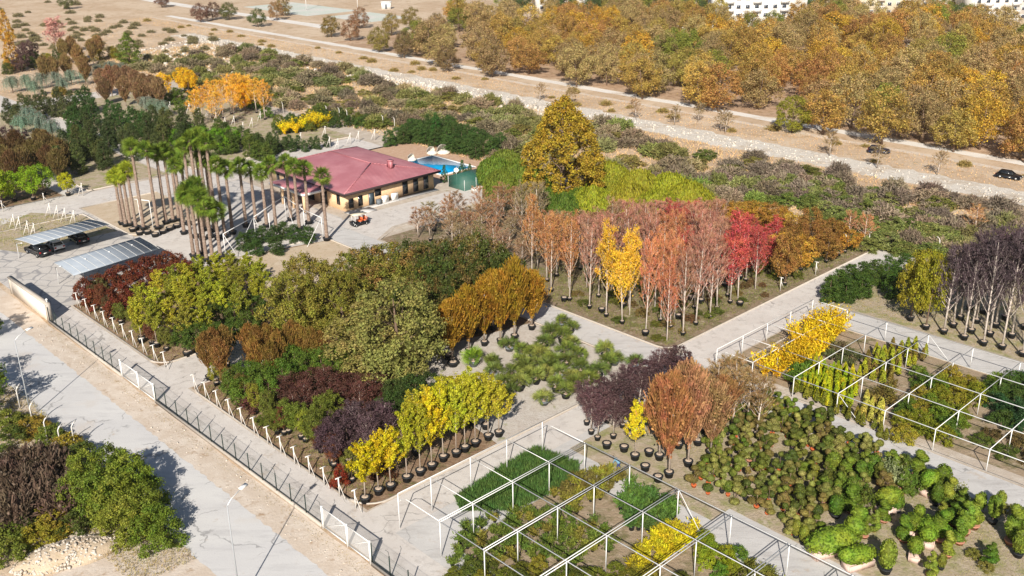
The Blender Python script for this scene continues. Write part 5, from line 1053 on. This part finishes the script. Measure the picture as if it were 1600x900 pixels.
# --- frame 2: golden shrubs, lime conifers, dark shrubs
def fill(sp, poly, du, dv, h, w, cols, name, cat, base, group, seed, mix=1.0, jit=.3, hj=.15, lim=300, px=True):
    for r, k, p in rows(poly, du, dv, jit, seed, px)[:lim]:
        plant(sp, p, h*(1+RS.uniform(-hj, hj)), w*(1+RS.uniform(-.15, .15)), RS.choice(cols), name, f'{base}, {ordn(r)} row, {ordn(k)} along', cat, group, mix)
fill('arching', [(1180, 592), (1292, 506), (1318, 512), (1318, 530), (1232, 590), (1205, 592)], 1.45, 1.45, 2.9, 3.0, [(226, 192, 30), (232, 198, 32), (218, 178, 28)], 'golden_shrub', SHRUB, 'golden-yellow arching shrub under the far frame end', 'golden shrubs under the frame', 21)
fill('thuja', [(1240, 612), (1268, 572), (1345, 592), (1330, 640), (1300, 640)], .75, .75, 1.7, .8, [(190, 190, 44), (160, 176, 46), (182, 184, 40)], 'potted_conifer', SHRUB, 'lime-yellow potted conifer under the white frame', 'lime potted conifers', 22, lim=200)
fill('thuja', [(1232, 612), (1300, 645), (1385, 690), (1380, 676), (1340, 655), (1255, 606)], .8, .8, 1.5, .8, [(118, 122, 48), (132, 128, 50)], 'potted_conifer', SHRUB, 'olive potted conifer along the avenue kerb', 'olive potted conifers', 23)
fill('potshrub', [(1222, 600), (1245, 572), (1268, 580), (1250, 610)], 1.0, 1.0, 1.7, 1.5, [(96, 124, 48)], 'potted_shrub', SHRUB, 'green potted shrub at the frame corner', 'green shrubs at the frame corner', 24)
fill('thuja', [(1345, 560), (1395, 548), (1430, 545), (1450, 562), (1400, 590), (1385, 606), (1350, 590)], .95, .95, 1.6, .9, [(168, 172, 60), (140, 120, 62), (176, 176, 60)], 'potted_conifer', SHRUB, 'yellow-olive conifer in the frame middle', 'yellow-olive conifers', 25)
fill('potshrub', [(1280, 560), (1300, 538), (1345, 560), (1335, 580)], 1.1, 1.1, 1.2, 1.4, [(112, 102, 74), (96, 104, 66)], 'potted_shrub', SHRUB, 'dull grey-green potted shrub in the frame', 'dull shrubs in the frame', 26)
fill('thuja', [(1340, 655), (1350, 630), (1382, 640), (1378, 668)], .8, .8, 1.5, .9, [(196, 188, 96)], 'potted_conifer', SHRUB, 'cream-tipped conifer beside the frame post', 'cream-tipped conifers', 27)
fill('bush', [(1400, 655), (1425, 590), (1490, 590), (1560, 600), (1545, 640), (1480, 680), (1470, 700), (1395, 690)], 1.9, 1.9, 1.9, 2.3, [(112, 130, 46), (134, 138, 44), (88, 110, 44), (150, 140, 50)], 'green_shrub', SHRUB, 'leafy green shrub under the frame', 'green shrubs under the frame', 28)
fill('bush', [(1545, 645), (1560, 600), (1620, 590), (1700, 650), (1640, 690), (1555, 670)], 1.9, 1.9, 2.0, 2.3, [(76, 98, 46), (62, 92, 58)], 'dark_shrub', SHRUB, 'dark green shrub at the frame far corner', 'dark shrubs under the frame', 29)
fill('bush', [(1500, 690), (1545, 668), (1640, 700), (1640, 735), (1590, 725)], 2.2, 2.2, 1.0, 2.2, [(120, 100, 62), (96, 110, 50)], 'weedy_shrub', SHRUB, 'weedy brownish shrub by the avenue', 'weedy shrubs by the avenue', 30)
fill('potshrub', [(1340, 620), (1400, 605), (1410, 640), (1385, 640)], 1.2, 1.2, 1.3, 1.4, [(130, 118, 60), (110, 96, 50)], 'potted_shrub', SHRUB, 'brown-olive potted shrub below the frame rail', 'brown-olive shrubs', 31)
# --- dark purple trees behind the farther path
dk = [(1422, 501, 400), (1446, 515, 392), (1438, 490, 385), (1474, 522, 395), (1489, 512, 385), (1506, 531, 380), (1517, 521, 372), (1536, 540, 372), (1546, 526, 365), (1565, 546, 370), (1597, 557, 372), (1500, 500, 385), (1525, 505, 368), (1555, 512, 362), (1580, 528, 360), (1605, 540, 358), (1535, 490, 362), (1570, 500, 356), (1600, 515, 350), (1515, 485, 380), (1625, 570, 380)]
for i, (x, y, ty) in enumerate(dk):
    p = G(x, y); g = i < 3
    plant('round' if g else 'bareleaf', p, height_at(p, ty), 4.0 if g else 5.2, (148, 142, 44) if g else (86, 68, 80), 'yellow_green_tree' if g else 'purple_tree', (f'yellow-green tree in front of the purple trees, {ordn(i)} from the path crossing' if g else f'dark purple pale-trunked tree beyond the white frame, {ordn(i-3)} from the yellow-green trees'), TREE, None if g else 'dark purple trees', 1, 'm')
lst('evergreen', [(1312, 420), (1330, 412), (1350, 408), (1370, 405), (1392, 398), (1325, 430), (1350, 425), (1400, 420), (1300, 430), (1415, 395)], 3.8, 3.0, (78, 102, 44), 'dark green evergreen at the corner by the path end, {} from the crossing', 'evergreen_tree', TREE, 'evergreens at the path corner')
lst('bare', [(1330, 330), (1355, 335), (1530, 322)], 5, 4, (188, 130, 90), 'peach-brown bare tree above the purple trees, {} along', 'bare_tree', TREE, None)
# --- frame 1: seedlings and shrubs
def stuff_blades(poly, n, h, w, col, name, label, seed, px=True, lean=.35, mat='leaf'):
    r = np.random.default_rng(seed); P = [UV(G(*q)) for q in poly] if px else poly; us = [q[0] for q in P]; vs = [q[1] for q in P]; C = []
    while len(C) < n:
        u, v = r.uniform(min(us), max(us)), r.uniform(min(vs), max(vs))
        if inpoly(u, v, P): C.append(W(u, v))
    C = np.array([(c.x, c.y, 0) for c in C]); o0 = C.mean(0); hh = h*(.55+.6*r.random(n)); d = unit(np.stack([r.normal(size=n)*lean, r.normal(size=n)*lean, np.ones(n)], 1)); nr = unit(r.normal(size=(n, 3))*[1, 1, .3]); b = unit(np.cross(nr, d))*w/2; B = C-o0+r.normal(size=(n, 3))*[.05, .05, 0]; T = B+d*hh[:, None]
    Q = np.stack([B-b*.4, (B+T)/2-b, T, (B+T)/2+b], 1); Q[:, :, 2] = np.maximum(Q[:, :, 2], .04); mb = MB().quads(Q); o = mb.obj(name, mat, None, loc=tuple(o0)); o.color = (*lin(*col, KLEAF), 1); return tag(o, label, 'plants' if 'seed' in name else 'grass', kind='stuff')
stuff_blades([(712, 780), (770, 742), (838, 702), (905, 728), (902, 745), (860, 775), (800, 800), (720, 800)], 16000, .75, .07, (92, 124, 60), 'seedlings', 'dense bright green seedlings packed at the near end of the white frame', 41)
fill('potshrub', [(862, 775), (905, 745), (950, 738), (975, 748), (950, 775), (900, 800)], .8, .8, 1.0, 1.1, [(146, 138, 62), (122, 112, 58), (150, 146, 60)], 'potted_shrub', SHRUB, 'yellow-olive potted shrub beside the seedlings', 'yellow-olive shrubs by the seedlings', 42)
fill('potshrub', [(965, 795), (985, 765), (1050, 795), (1058, 812), (1010, 835), (975, 830), (965, 800)], .8, .8, 1.6, 1.4, [(88, 118, 62), (98, 126, 60)], 'potted_shrub', SHRUB, 'long-leaved blue-green shrub under the frame', 'blue-green shrubs under the frame', 43)
fill('potshrub', [(1000, 860), (1045, 822), (1085, 828), (1090, 850), (1010, 900), (985, 890)], .8, .8, 1.0, 1.2, [(208, 192, 40), (196, 180, 44)], 'potted_shrub', SHRUB, 'bright yellow potted shrub under the frame', 'bright yellow shrubs under the frame', 44)
fill('bush', [(1085, 885), (1100, 845), (1130, 850), (1165, 885), (1150, 905), (1090, 910)], 1.2, 1.2, 1.4, 1.6, [(128, 146, 44), (150, 156, 44), (100, 128, 46)], 'green_shrub', SHRUB, 'fresh green shrub at the frame bottom', 'fresh shrubs at the frame bottom', 45)
fill('bush', [(700, 890), (820, 885), (985, 890), (1080, 905), (1080, 960), (700, 960)], 1.3, 1.3, 1.1, 1.6, [(116, 120, 46), (140, 134, 50), (92, 100, 44)], 'olive_shrub', SHRUB, 'olive shrub at the lower frame edge', 'olive shrubs at the lower edge', 46)
fill('potshrub', [(720, 820), (800, 800), (900, 800), (980, 850), (900, 885), (700, 885)], 1.0, 1.0, .9, 1.1, [(112, 126, 56), (136, 130, 60), (100, 120, 54)], 'potted_shrub', SHRUB, 'mixed green potted shrub in the frame middle', 'mixed shrubs in the frame middle', 47)
fill('potshrub', [(1165, 880), (1230, 905), (1300, 960), (1130, 960), (1140, 905)], 1.1, 1.1, .8, 1.3, [(128, 126, 58)], 'potted_shrub', SHRUB, 'dull green potted shrub at the bottom frame', 'dull shrubs at the bottom frame', 48)
# --- roadside thicket
lst('bigbush', [(128, 702, 5), (160, 695, 5.4), (190, 702, 5), (205, 725, 4.6), (145, 735, 4.6), (175, 740, 4.6), (215, 760, 4.2), (235, 790, 3.6), (190, 775, 3.8), (115, 740, 4)], 4.6, 4.4, (128, 140, 50), 'leafy green roadside bush above the rubble heap, {} along the road', 'roadside_bush', SHRUB, 'leafy bushes by the road', hj=.04, cj=[(120, 134, 52), (108, 124, 48), (132, 142, 58)])
lst('scrub', [(30, 700), (60, 692), (85, 705), (40, 725), (75, 730), (20, 745), (60, 755), (90, 765), (10, 715), (100, 745), (15, 775)], 3.2, 4.4, (92, 74, 66), 'dark brown twiggy thicket bush left of the green bushes, {} inward'.replace(' left of', ' beside'), 'scrub_bush', SHRUB, 'dark thicket bushes')
lst('bigbush', [(45, 720), (15, 700), (75, 750), (30, 770)], 2.6, 4.0, (84, 72, 58), 'dark leafy brown bush inside the roadside thicket, {} from the lamp', 'roadside_bush', SHRUB, 'dark leafy thicket bushes')
lst('bush', [(25, 645), (50, 650), (15, 665), (75, 662), (100, 678), (120, 690), (5, 640), (65, 790), (40, 800), (15, 815), (80, 800), (110, 800), (10, 840), (60, 815)], 2.0, 3.2, (124, 118, 58), 'olive weedy roadside bush around the dark thicket, {} from the street lamp', 'roadside_bush', SHRUB, 'weedy bushes around the thicket', cj=[(118, 126, 56), (150, 134, 50), (88, 100, 48)])
plant('round', G(-32, 655), 6.6, 6.6, (84, 104, 44), 'roadside_tree', 'dark tree at the frame edge shading the road', TREE, var=0); plant('round', G(-60, 625), 7, 6, (84, 104, 44), 'roadside_tree', 'taller dark tree just past the frame edge', TREE, var=1)
plant('round', G(-20, 530), 5, 4, (84, 104, 44), 'roadside_tree', 'small dark tree beyond the entrance gap', TREE, var=2)
def rubble():
    r = random.Random(9); mb = MB(); c0 = G(105, 868)
    for i in range(1100):
        a = r.random()*6.28; d = math.sqrt(r.random()); u = 4.2*d*math.cos(a); v = 2.0*d*math.sin(a); s = r.uniform(.06, .26); z = 1.0*(1-d*d)*(.55+.45*r.random())+.05
        n = Vector((r.uniform(-1, 1), r.uniform(-1, 1), r.uniform(-1, 1))).normalized(); mb.box((u, v, z), (s, s*r.uniform(.6, 1), s*r.uniform(.5, 1)), a, [list(q) for q in n.to_track_quat('Z', 'Y').to_matrix()])
    P = []
    hp = MB(); hp.lathe([(3.9, 0), (3.2, .45), (1.8, .85), (.2, 1.0)], 20, jag=.12); hp.obj('rubble_mound', 'sand', None, loc=c0, rot=.5).scale = (1.05, .52, 1)
    tag(bpy.data.objects['rubble_mound'], kind='structure'); o = mb.obj('rubble', 'white_gravel', None, loc=(c0.x, c0.y, .03), rot=.5); tag(o, 'heap of broken white rubble at the foot of the roadside bushes', 'rubble', kind='stuff')
rubble()
# --- far left blocks of the nursery
def block_plants(sp, poly, du, dv, h, w, cols, name, base, group, seed, mix=1.0, cat=TREE, pot=None, jit=.25, px=True, hj=.12):
    for r, k, p in rows(poly, du, dv, jit, seed, px):
        plant(sp, p, h*(1+RS.uniform(-hj, hj)), w*(1+RS.uniform(-.1, .1)), RS.choice(cols), name, f'{base}, {ordn(r)} row, {ordn(k)} along', cat, group, mix, pot)
block_plants('round', [(-30, 333), (95, 307), (97, 300), (-30, 318)], 3.0, 2.6, 6.2, 4.2, [(146, 170, 44), (134, 162, 44)], 'round_tree', 'bright green round-headed tree beside the pale cross path', 'bright green row by the cross path', 51, pot='m', jit=.08)
plant('round', G(107, 306), 4.4, 2.9, (190, 190, 44), 'round_tree', 'yellow-green round tree closing the bright green row', TREE, None, 1, 'm')
block_plants('column', [(-30, 304), (112, 284), (104, 248), (-30, 262)], 3.4, 3.6, 6.4, 3.6, [(118, 98, 62), (112, 86, 56), (126, 106, 66)], 'hornbeam_tree', 'dark brown upright tree behind the bright row', 'dark brown uprights behind the bright row', 52)
lst('round', [(8, 195), (20, 205), (30, 200)], 5, 4, (92, 70, 76), 'dark purple-grey tree behind the blue cedars at the frame edge, {} inward', 'plum_tree', TREE, None)
lst('weeping', [(20, 163), (40, 167), (60, 180), (78, 187), (30, 178), (52, 172)], 4.2, 5.6, (136, 158, 150), 'blue-grey weeping cedar in the near cedar group, {} inward', 'weeping_cedar', TREE, 'near weeping cedars')
lst('weeping', [(15, 118), (38, 116), (62, 114), (85, 112), (108, 108), (130, 106), (150, 100), (170, 94), (50, 125), (95, 120), (185, 98), (225, 150), (240, 153), (252, 156)], 4.4, 5.6, (138, 154, 146), 'grey-blue weeping cedar of the far cedar row, {} from the frame edge', 'weeping_cedar', TREE, 'far weeping cedars')
block_plants('evergreen', [(90, 290), (150, 272), (240, 258), (300, 240), (330, 215), (250, 205), (180, 215), (115, 222), (95, 250)], 4.7, 4.9, 6.2, 3.3, [(84, 94, 56), (74, 86, 52), (94, 102, 58)], 'evergreen_tree', 'dark evergreen column behind the palm bed', 'dark evergreens behind the palm bed', 53)
block_plants('evergreen', [(10, 200), (95, 190), (120, 178), (110, 165), (15, 180)], 5.0, 5.0, 5.6, 3.2, [(92, 98, 64), (84, 92, 58)], 'evergreen_tree', 'grey-green evergreen near the pale path strip', 'grey-green evergreens', 54)
block_plants('evergreen', [(300, 240), (420, 262), (428, 240), (380, 215), (330, 212)], 4.2, 4.2, 4.6, 3.2, [(80, 94, 50), (94, 110, 50)], 'evergreen_tree', 'dark evergreen behind the palm heads', 'evergreens behind the palm heads', 55)
lst('evergreen', [(120, 140), (132, 132), (108, 165), (140, 150), (168, 155), (183, 160), (205, 165), (222, 170), (112, 180), (128, 170)], 6.6, 3.8, (64, 92, 44), 'tall dark green column standing above the evergreens, {} from the cedars', 'evergreen_tree', TREE, 'tall dark columns')
lst('round', [(290, 192), (315, 196), (335, 200), (360, 196), (305, 205), (270, 200), (345, 210)], 4.2, 4, (112, 148, 42), 'fresh green tree above the palm heads, {} along', 'round_tree', TREE, 'fresh green trees above the palms')
block_plants('evergreen', [(385, 228), (428, 226), (500, 232), (520, 226), (500, 236), (400, 250)], 2.6, 2.4, 2.8, 2.0, [(76, 96, 52)], 'evergreen_bush', 'dark cone bush behind the red roof', 'cone bushes behind the red roof', 56)
lst('column', [(155, 108), (168, 104), (180, 103), (195, 104), (208, 110), (222, 116), (235, 118), (245, 122), (160, 122), (190, 120), (215, 128)], 7.2, 4.0, (152, 116, 88), 'reddish-brown upright tree below the lone pine, {} from the cedars', 'hornbeam_tree', TREE, 'reddish-brown uprights')
lst('column', [(95, 62), (108, 58), (118, 70), (100, 85), (80, 90), (65, 88), (140, 62), (150, 56), (128, 88)], 7.5, 4.2, (154, 124, 82), 'golden-brown upright tree beside the pink crown, {} along', 'hornbeam_tree', TREE, 'golden-brown uprights at the back')
lst('redleaf', [(80, 28)], 12, 8.5, (206, 140, 140), 'pale pink airy tree standing on the dry slope', 'pink_tree', TREE, None)
lst('round', [(35, 65), (45, 62), (28, 75)], 7, 5, (116, 84, 88), 'dusky purple tree beside the golden frame-edge conifer, {} inward', 'plum_tree', TREE, None)
lst('conifer', [(3, 15), (10, 50)], 12, 6, (200, 150, 50), 'tall golden-orange conifer at the frame edge, {} of two', 'golden_conifer', TREE, None, mix=.5)
lst('conifer', [(196, 52)], 10, 9, (122, 132, 58), 'broad light green pine at the edge of the dry slope', 'pine_tree', TREE, None)
lst('round', [(252, 112, 6.5), (283, 103, 7), (290, 108, 6.5)], 6, 4.8, (238, 186, 34), 'brilliant yellow round tree above the palm grove, {} of three', 'yellow_tree', TREE, None, pot='m', hj=.02)
lst('bareleaf', [(310, 135), (325, 128), (342, 125), (355, 120), (370, 115), (383, 118), (395, 122), (408, 128), (332, 140), (360, 132), (300, 142)], 8.5, 5.4, (228, 164, 52), 'orange-yellow birch with white stems, {} from the brilliant yellow trees', 'birch_tree', TREE, 'orange-yellow birches', pot='s')
lst('round', [(368, 116), (385, 120), (378, 128)], 7.5, 4.6, (236, 184, 38), 'bright yellow dense birch amid the orange ones, {} of three', 'birch_tree', TREE, None)
lst('bush', [(275, 135), (295, 125), (300, 140), (395, 150), (405, 145), (415, 165), (280, 150), (265, 145)], 3.2, 3.6, (96, 118, 48), 'green bush among the yellow trees, {} along', 'shrub', SHRUB, 'green bushes among the yellow trees')
block_plants('arching', [(436, 208), (505, 190), (522, 196), (445, 214)], 2.4, 2.2, 3.0, 3.4, [(236, 206, 28), (240, 212, 30)], 'yellow_shrub', 'vivid yellow shrub behind the red roof', 'vivid yellow shrubs behind the roof', 57, cat=SHRUB, jit=.15)
block_plants('bush', [(425, 200), (520, 176), (580, 196), (560, 206), (520, 200), (440, 214)], 3.4, 3.0, 2.8, 3.0, [(88, 104, 50), (118, 124, 54), (72, 92, 44)], 'shrub', 'green shrub around the vivid yellow shrubs', 'green shrubs around the yellow ones', 58, cat=SHRUB)
block_plants('bush', [(75, 162), (112, 150), (112, 142), (75, 152)], 3.0, 3.0, 2.2, 2.4, [(150, 132, 60)], 'shrub', 'small ochre bush by the pale path strip', 'ochre bushes by the path strip', 59, cat=SHRUB)
block_plants('evergreen', [(0, 120), (80, 105), (200, 92), (200, 86), (60, 96), (0, 108)], 5.5, 5, 3.8, 3.4, [(104, 112, 50), (84, 96, 46), (150, 140, 50)], 'evergreen_tree', 'olive tree between cedars and uprights', 'olive trees behind the cedars', 60)
# --- scrub belt between nursery and river
def far_scrub(poly, du, dv, h, w, cols, base, where, seed, keep):
    """countless far bushes as one mass"""
    R = random.Random(seed); V = []; F = []; mb = MB(); src = []
    for H, Wd, parts in SP['scrub']:
        me = parts[0][1]; v = np.zeros(len(me.vertices)*3, np.float32); me.vertices.foreach_get('co', v); src.append(v.reshape(-1, 4, 3)[::3]*[1/Wd, 1/Wd, 1/H])
    for r, k, p in rows(poly, du, dv, .45, seed, False):
        if R.random() > keep: continue
        s = R.uniform(.7, 1.35); q = src[R.randrange(len(src))]*[w*s, w*s, h*s*R.uniform(.8, 1.3)]; mb.quads(q+np.array([p.x, p.y, 0]))
    o = mb.obj('far_scrub', 'twig'); o.color = (*soft(lin(*cols[0], KLEAF)), 1); tag(o, base.replace('bush', 'bushes')+', scattered sparsely', 'scrub', kind='stuff')
SCR = [(126, 124, 80), (116, 118, 70), (130, 114, 98), (142, 126, 106), (120, 108, 90), (142, 132, 98), (130, 126, 88), (114, 102, 90)]
def scrubs(poly, du, dv, h, w, cols, base, group, seed, px=True, keep=.8, sp='scrub'):
    R = random.Random(seed)
    for r, k, p in rows(poly, du, dv, .42, seed, px):
        if R.random() > keep: continue
        plant(sp, p, h*R.uniform(.7, 1.3), w*R.uniform(.75, 1.35), R.choice(cols), 'bramble_bush' if sp == 'bush' else 'scrub_bush', f'{base}, {ordn(r)} rank out, {ordn(k)} along', SHRUB, group, jit=.15)
scrubs([(-215, 124), (-170, 130), (-150, 132), (-120, 128), (-106, 128), (-106, 158), (-140, 167), (-215, 163)], 6.0, 5.4, 2.5, 5.6, SCR, 'grey-brown scrub bush behind the pool hedge', 'scrub behind the pool hedge', 71, px=False)
scrubs([(-300, 128), (-215, 126), (-215, 164), (-262, 172), (-310, 172)], 7.0, 6.2, 2.5, 6.0, SCR+[(112, 116, 76)], 'grey-brown scrub bush below the rocky slope', 'scrub below the rocky slope', 72, px=False, keep=.75)
scrubs([(-106, 138), (-60, 146), (-40, 150), (20, 150), (20, 164), (-106, 166)], 5.2, 4.8, 2.3, 5.4, [(126, 110, 102), (114, 100, 92), (138, 122, 106)], 'mauve-brown scrub bush beyond the purple trees', 'mauve scrub by the river', 73, px=False, keep=.92)
scrubs([(1185, 286), (1260, 282), (1400, 322), (1500, 378), (1480, 405), (1440, 405), (1330, 386), (1290, 356), (1195, 316)], 3.1, 3.1, 2.0, 4.0, [(134, 142, 82), (118, 130, 68), (146, 150, 94)], 'green bramble mound behind the golden-brown trees', 'green brambles behind the plot', 74, keep=1, sp='bush')
scrubs([(-104, 118), (-86, 136), (-86, 146), (-108, 146)], 4, 4, 2.6, 4.6, SCR+[(110, 122, 62)], 'grey-green scrub bush behind the lime willows', 'scrub behind the willows', 75, px=False, keep=1)
scrubs([(1400, 400), (1540, 420), (1600, 440), (1640, 400), (1600, 360), (1450, 350)], 4.0, 4.0, 2.6, 4.6, SCR, 'brown scrub bush above the purple trees', 'scrub above the purple trees', 76, keep=.8)
far_scrub([(-440, 110), (-300, 122), (-262, 140), (-290, 176), (-440, 176)], 6.5, 6, 1.3, 3.4, [(120, 112, 84), (112, 100, 80), (98, 108, 72)], 'sparse bush on the dry rocky slope', 'dry slope', 77, .5)
far_scrub([(-420, 178), (20, 178), (20, 190), (-420, 192)], 9, 6, 1.0, 2.8, [(150, 128, 74), (132, 120, 66), (124, 104, 74)], 'small dry bush on the far bank', 'far bank', 78, .5)
far_scrub([(-620, 100), (-430, 60), (-420, 190), (-620, 240)], 16, 13, 1.6, 4, [(120, 112, 84), (98, 108, 72)], 'distant bush on the dry field', 'distant field', 79, .35)
lst('bare', [(843, 130), (893, 135), (995, 155), (1055, 165), (1092, 160), (1128, 172), (1135, 176), (1375, 225), (1470, 235), (1300, 205)], 4.6, 4.2, (158, 128, 92), 'small bare tree beside the gravel track, {} from the near end of the wood', 'bare_tree', TREE, 'bare trees beside the track')
lst('bigtree', [(1243, 148)], 8.6, 8.6, (156, 154, 58), 'lone lime-green tree standing forward at the gravel track', 'lime_tree', TREE, None)
scrubs([(-280, 130), (-120, 130), (-100, 140), (-60, 148), (-60, 160), (-110, 166), (-280, 168)], 9.5, 8.5, 1.9, 5.2, [(122, 128, 66), (134, 134, 72), (108, 120, 62), (146, 138, 80)], 'olive leafy bush in the scrub belt', 'olive bushes of the scrub belt', 70, px=False, keep=.85, sp='bush')
# --- autumn wood across the river
WC = {'amber': (188, 152, 78), 'tan-brown': (178, 152, 106), 'olive': (170, 150, 82), 'rust-orange': (188, 140, 82), 'grey-brown': (178, 152, 108), 'golden': (212, 168, 62), 'mossy green': (138, 142, 66)}
fo = rows([(650, 98), (760, 120), (1000, 160), (1250, 205), (1600, 272), (1720, 296), (1790, 66), (1600, 50), (1480, 42), (1400, 47), (1300, 36), (1240, 50), (1150, 58), (1100, 36), (900, 34), (640, 30)], 10.4, 10.2, .42, 31); 
dens = random.Random(3); wk = {}
for r, k, p in fo[:300]:
    x, y = PX(p); n1 = math.sin(x*.013+y*.03)+math.sin(x*.031-y*.05+2)+dens.uniform(-1.4, 1.4)
    nm = 'rust-orange' if n1 > 1.5 else 'golden' if n1 > .9 else 'amber' if n1 > .0 else 'tan-brown' if n1 > -1.0 else 'olive' if n1 > -1.6 else 'grey-brown' if n1 > -1.9 else 'mossy green'
    if x < 860 and dens.random() < .38: continue
    if x < 800 and nm in ('golden', 'rust-orange'): nm = 'tan-brown'
    plant('woodtree', p, dens.uniform(8, 12), dens.uniform(8.5, 12.5), WC[nm], 'autumn_tree', f'{nm} tree in the autumn wood, {ordn(r)} rank behind the track, {ordn(k)} along', TREE, 'trees of the autumn wood', 1.0, jit=.22)
lst('woodtree', [(515, 24), (545, 30), (590, 42), (630, 48), (655, 35), (560, 10), (610, 20), (700, 70), (440, -5), (430, 2), (640, 10), (680, 20)], 8, 8, (158, 128, 78), 'olive-brown tree standing apart before the sports court, {} along', 'autumn_tree', TREE, 'trees before the sports court', cj=[(150, 128, 66), (164, 124, 92), (150, 130, 70), (146, 122, 84)])
lst('woodtree', [(100, -10), (330, 3), (355, 3), (310, 5), (400, 12), (250, -12)], 7, 8, (118, 106, 78), 'dull olive tree far off on the dry field, {} along', 'far_tree', TREE, 'far trees on the dry field', cj=[(98, 104, 60), (130, 96, 84)])
# --- far hedge of mixed trees round the blocks
fo2 = rows([(-330, 300), (-180, 300), (-110, 330), (-110, 420), (-330, 420)], 13, 13, .4, 33, False)
for r, k, p in fo2:
    if any(x0 < PX(p)[0] < x1 for x0, x1 in ((1130, 1255), (1335, 1420), (1525, 1620))): continue
    plant('woodtree', p, dens.uniform(8, 11), dens.uniform(9, 11), dens.choice([WC['olive'], WC['tan-brown'], WC['mossy green'], (88, 104, 66)]), 'far_tree', f'hazy olive tree among the far houses, {ordn(r)} rank, {ordn(k)} along', TREE, 'trees among the far houses')
# --- ground cover
def tufts(poly, n, h, cols, name, label, seed, px=False):
    near = abs(sum(q[0] for q in poly)/len(poly)) < 125
    stuff_blades(poly, n*(2 if near else 1), h, .035 if near else .09, cols, name, label, seed, px, .7, 'twig')
tufts([(-126, 41.4), (-102, 41.4), (-102, 46), (-126, 46)], 1600, .3, (140, 132, 74), 'grass', 'weeds growing at the tub row near the cream wall', 81)
tufts([(-93, 41.4), (-63, 41.4), (-63, 46), (-93, 46)], 2400, .3, (134, 128, 70), 'grass', 'weeds growing at the tub row behind the long kerb', 82)
tufts([(-54, 67.6), (-10, 67.6), (-10, 79), (-54, 79)], 12000, .16, (150, 142, 84), 'grass', 'short dry grass between the clipped topiaries', 83)
tufts([(-92, 85.5), (-64, 85.5), (-64, 131), (-92, 118)], 16000, .4, (120, 124, 56), 'grass', 'green and straw grass under the colourful trees', 84)
tufts([(-123, 36.4), (-54, 36.4), (-54, 35.4), (-123, 35.4)], 1100, .14, (150, 130, 70), 'grass', 'sparse weeds along the outside of the fence plinth', 85)
tufts([(-56, 110.5), (10, 110.5), (10, 128), (-56, 135)], 8000, .3, (160, 140, 84), 'grass', 'dry grass around the dark purple trees', 86)
tufts([(-330, 126), (-104, 126), (-30, 150), (20, 150), (20, 168), (-330, 168)], 60000, .8, (206, 172, 122), 'grass', 'straw-coloured grass through the scrub belt', 87)
tufts([(-420, 178), (40, 178), (40, 190), (-420, 190)], 16000, .4, (206, 170, 122), 'grass', 'straw-coloured grass on the far river bank', 88)
tufts([(-108, 22), (-66, 22), (-66, 27.2), (-108, 27.6)], 6000, .4, (150, 134, 72), 'grass', 'mixed weeds under the roadside bushes', 89)
tufts([(-420, 60), (-262, 90), (-300, 170), (-420, 170)], 10000, .5, (212, 178, 134), 'grass', 'straw grass on the dry slope', 90)
tufts([(-172, 39), (-154, 44), (-153, 57), (-164, 57), (-172, 50)], 1800, .25, (150, 140, 80), 'grass', 'dry grass on the island by the carport', 91)
def stones(poly, n, s0, s1, name, label, seed):
    r = random.Random(seed); us = [q[0] for q in poly]; vs = [q[1] for q in poly]; mb = MB(); i = 0; o0 = W(sum(us)/len(us), sum(vs)/len(vs))
    while i < n:
        u, v = r.uniform(min(us), max(us)), r.uniform(min(vs), max(vs))
        if not inpoly(u, v, poly): continue
        s = r.uniform(s0, s1)*(1 if r.random() < .8 else 1.7); p = W(u, v)-o0; nn = Vector((r.uniform(-1, 1), r.uniform(-1, 1), r.uniform(.2, 1))).normalized(); mb.box((p.x, p.y, s*.2), (s, s*r.uniform(.6, 1), s*r.uniform(.4, .8)), r.random()*6, [list(q) for q in nn.to_track_quat('Z', 'Y').to_matrix()]); i += 1
    tag(mb.obj(name, 'white_gravel', None, loc=tuple(o0)), label, 'stones', kind='stuff')
stones([(-360, 169.5), (40, 169.5), (40, 177), (-360, 177)], 2200, .10, .34, 'river_stones', 'white stones lining the dry river channel', 93)
stones([(-245, 161), (-150, 165), (-150, 172), (-245, 172)], 900, .15, .6, 'river_stones', 'white stones spilling below the river channel', 94)
stones([(-330, 140), (-300, 130), (-262, 142), (-240, 160), (-300, 172), (-350, 174)], 900, .2, .7, 'slope_stones', 'pale stones scattered on the rocky slope', 95)
stones([(-123, 34), (-50, 34), (-50, 36.4), (-123, 36.4)], 260, .04, .12, 'verge_stones', 'small stones scattered on the dirt verge', 96)

# ---------------------------------------------------------------- thin haze over the whole valley
hz = MB().box((0, 330, 28.5), (1500, 1100, 59)); hm = bpy.data.materials.new('haze'); hm.use_nodes = True; ht = hm.node_tree; ht.nodes.clear()
ho = ht.nodes.new('ShaderNodeOutputMaterial'); hv = ht.nodes.new('ShaderNodeVolumePrincipled'); hv.inputs['Color'].default_value = (.93, .94, .96, 1); hv.inputs['Density'].default_value = .00008; hv.inputs['Anisotropy'].default_value = .2
ht.links.new(hv.outputs[0], ho.inputs['Volume']); MATS['haze'] = hm; tag(hz.obj('haze', 'haze'), 'thin pale haze over the far wood and houses', 'haze', kind='stuff')
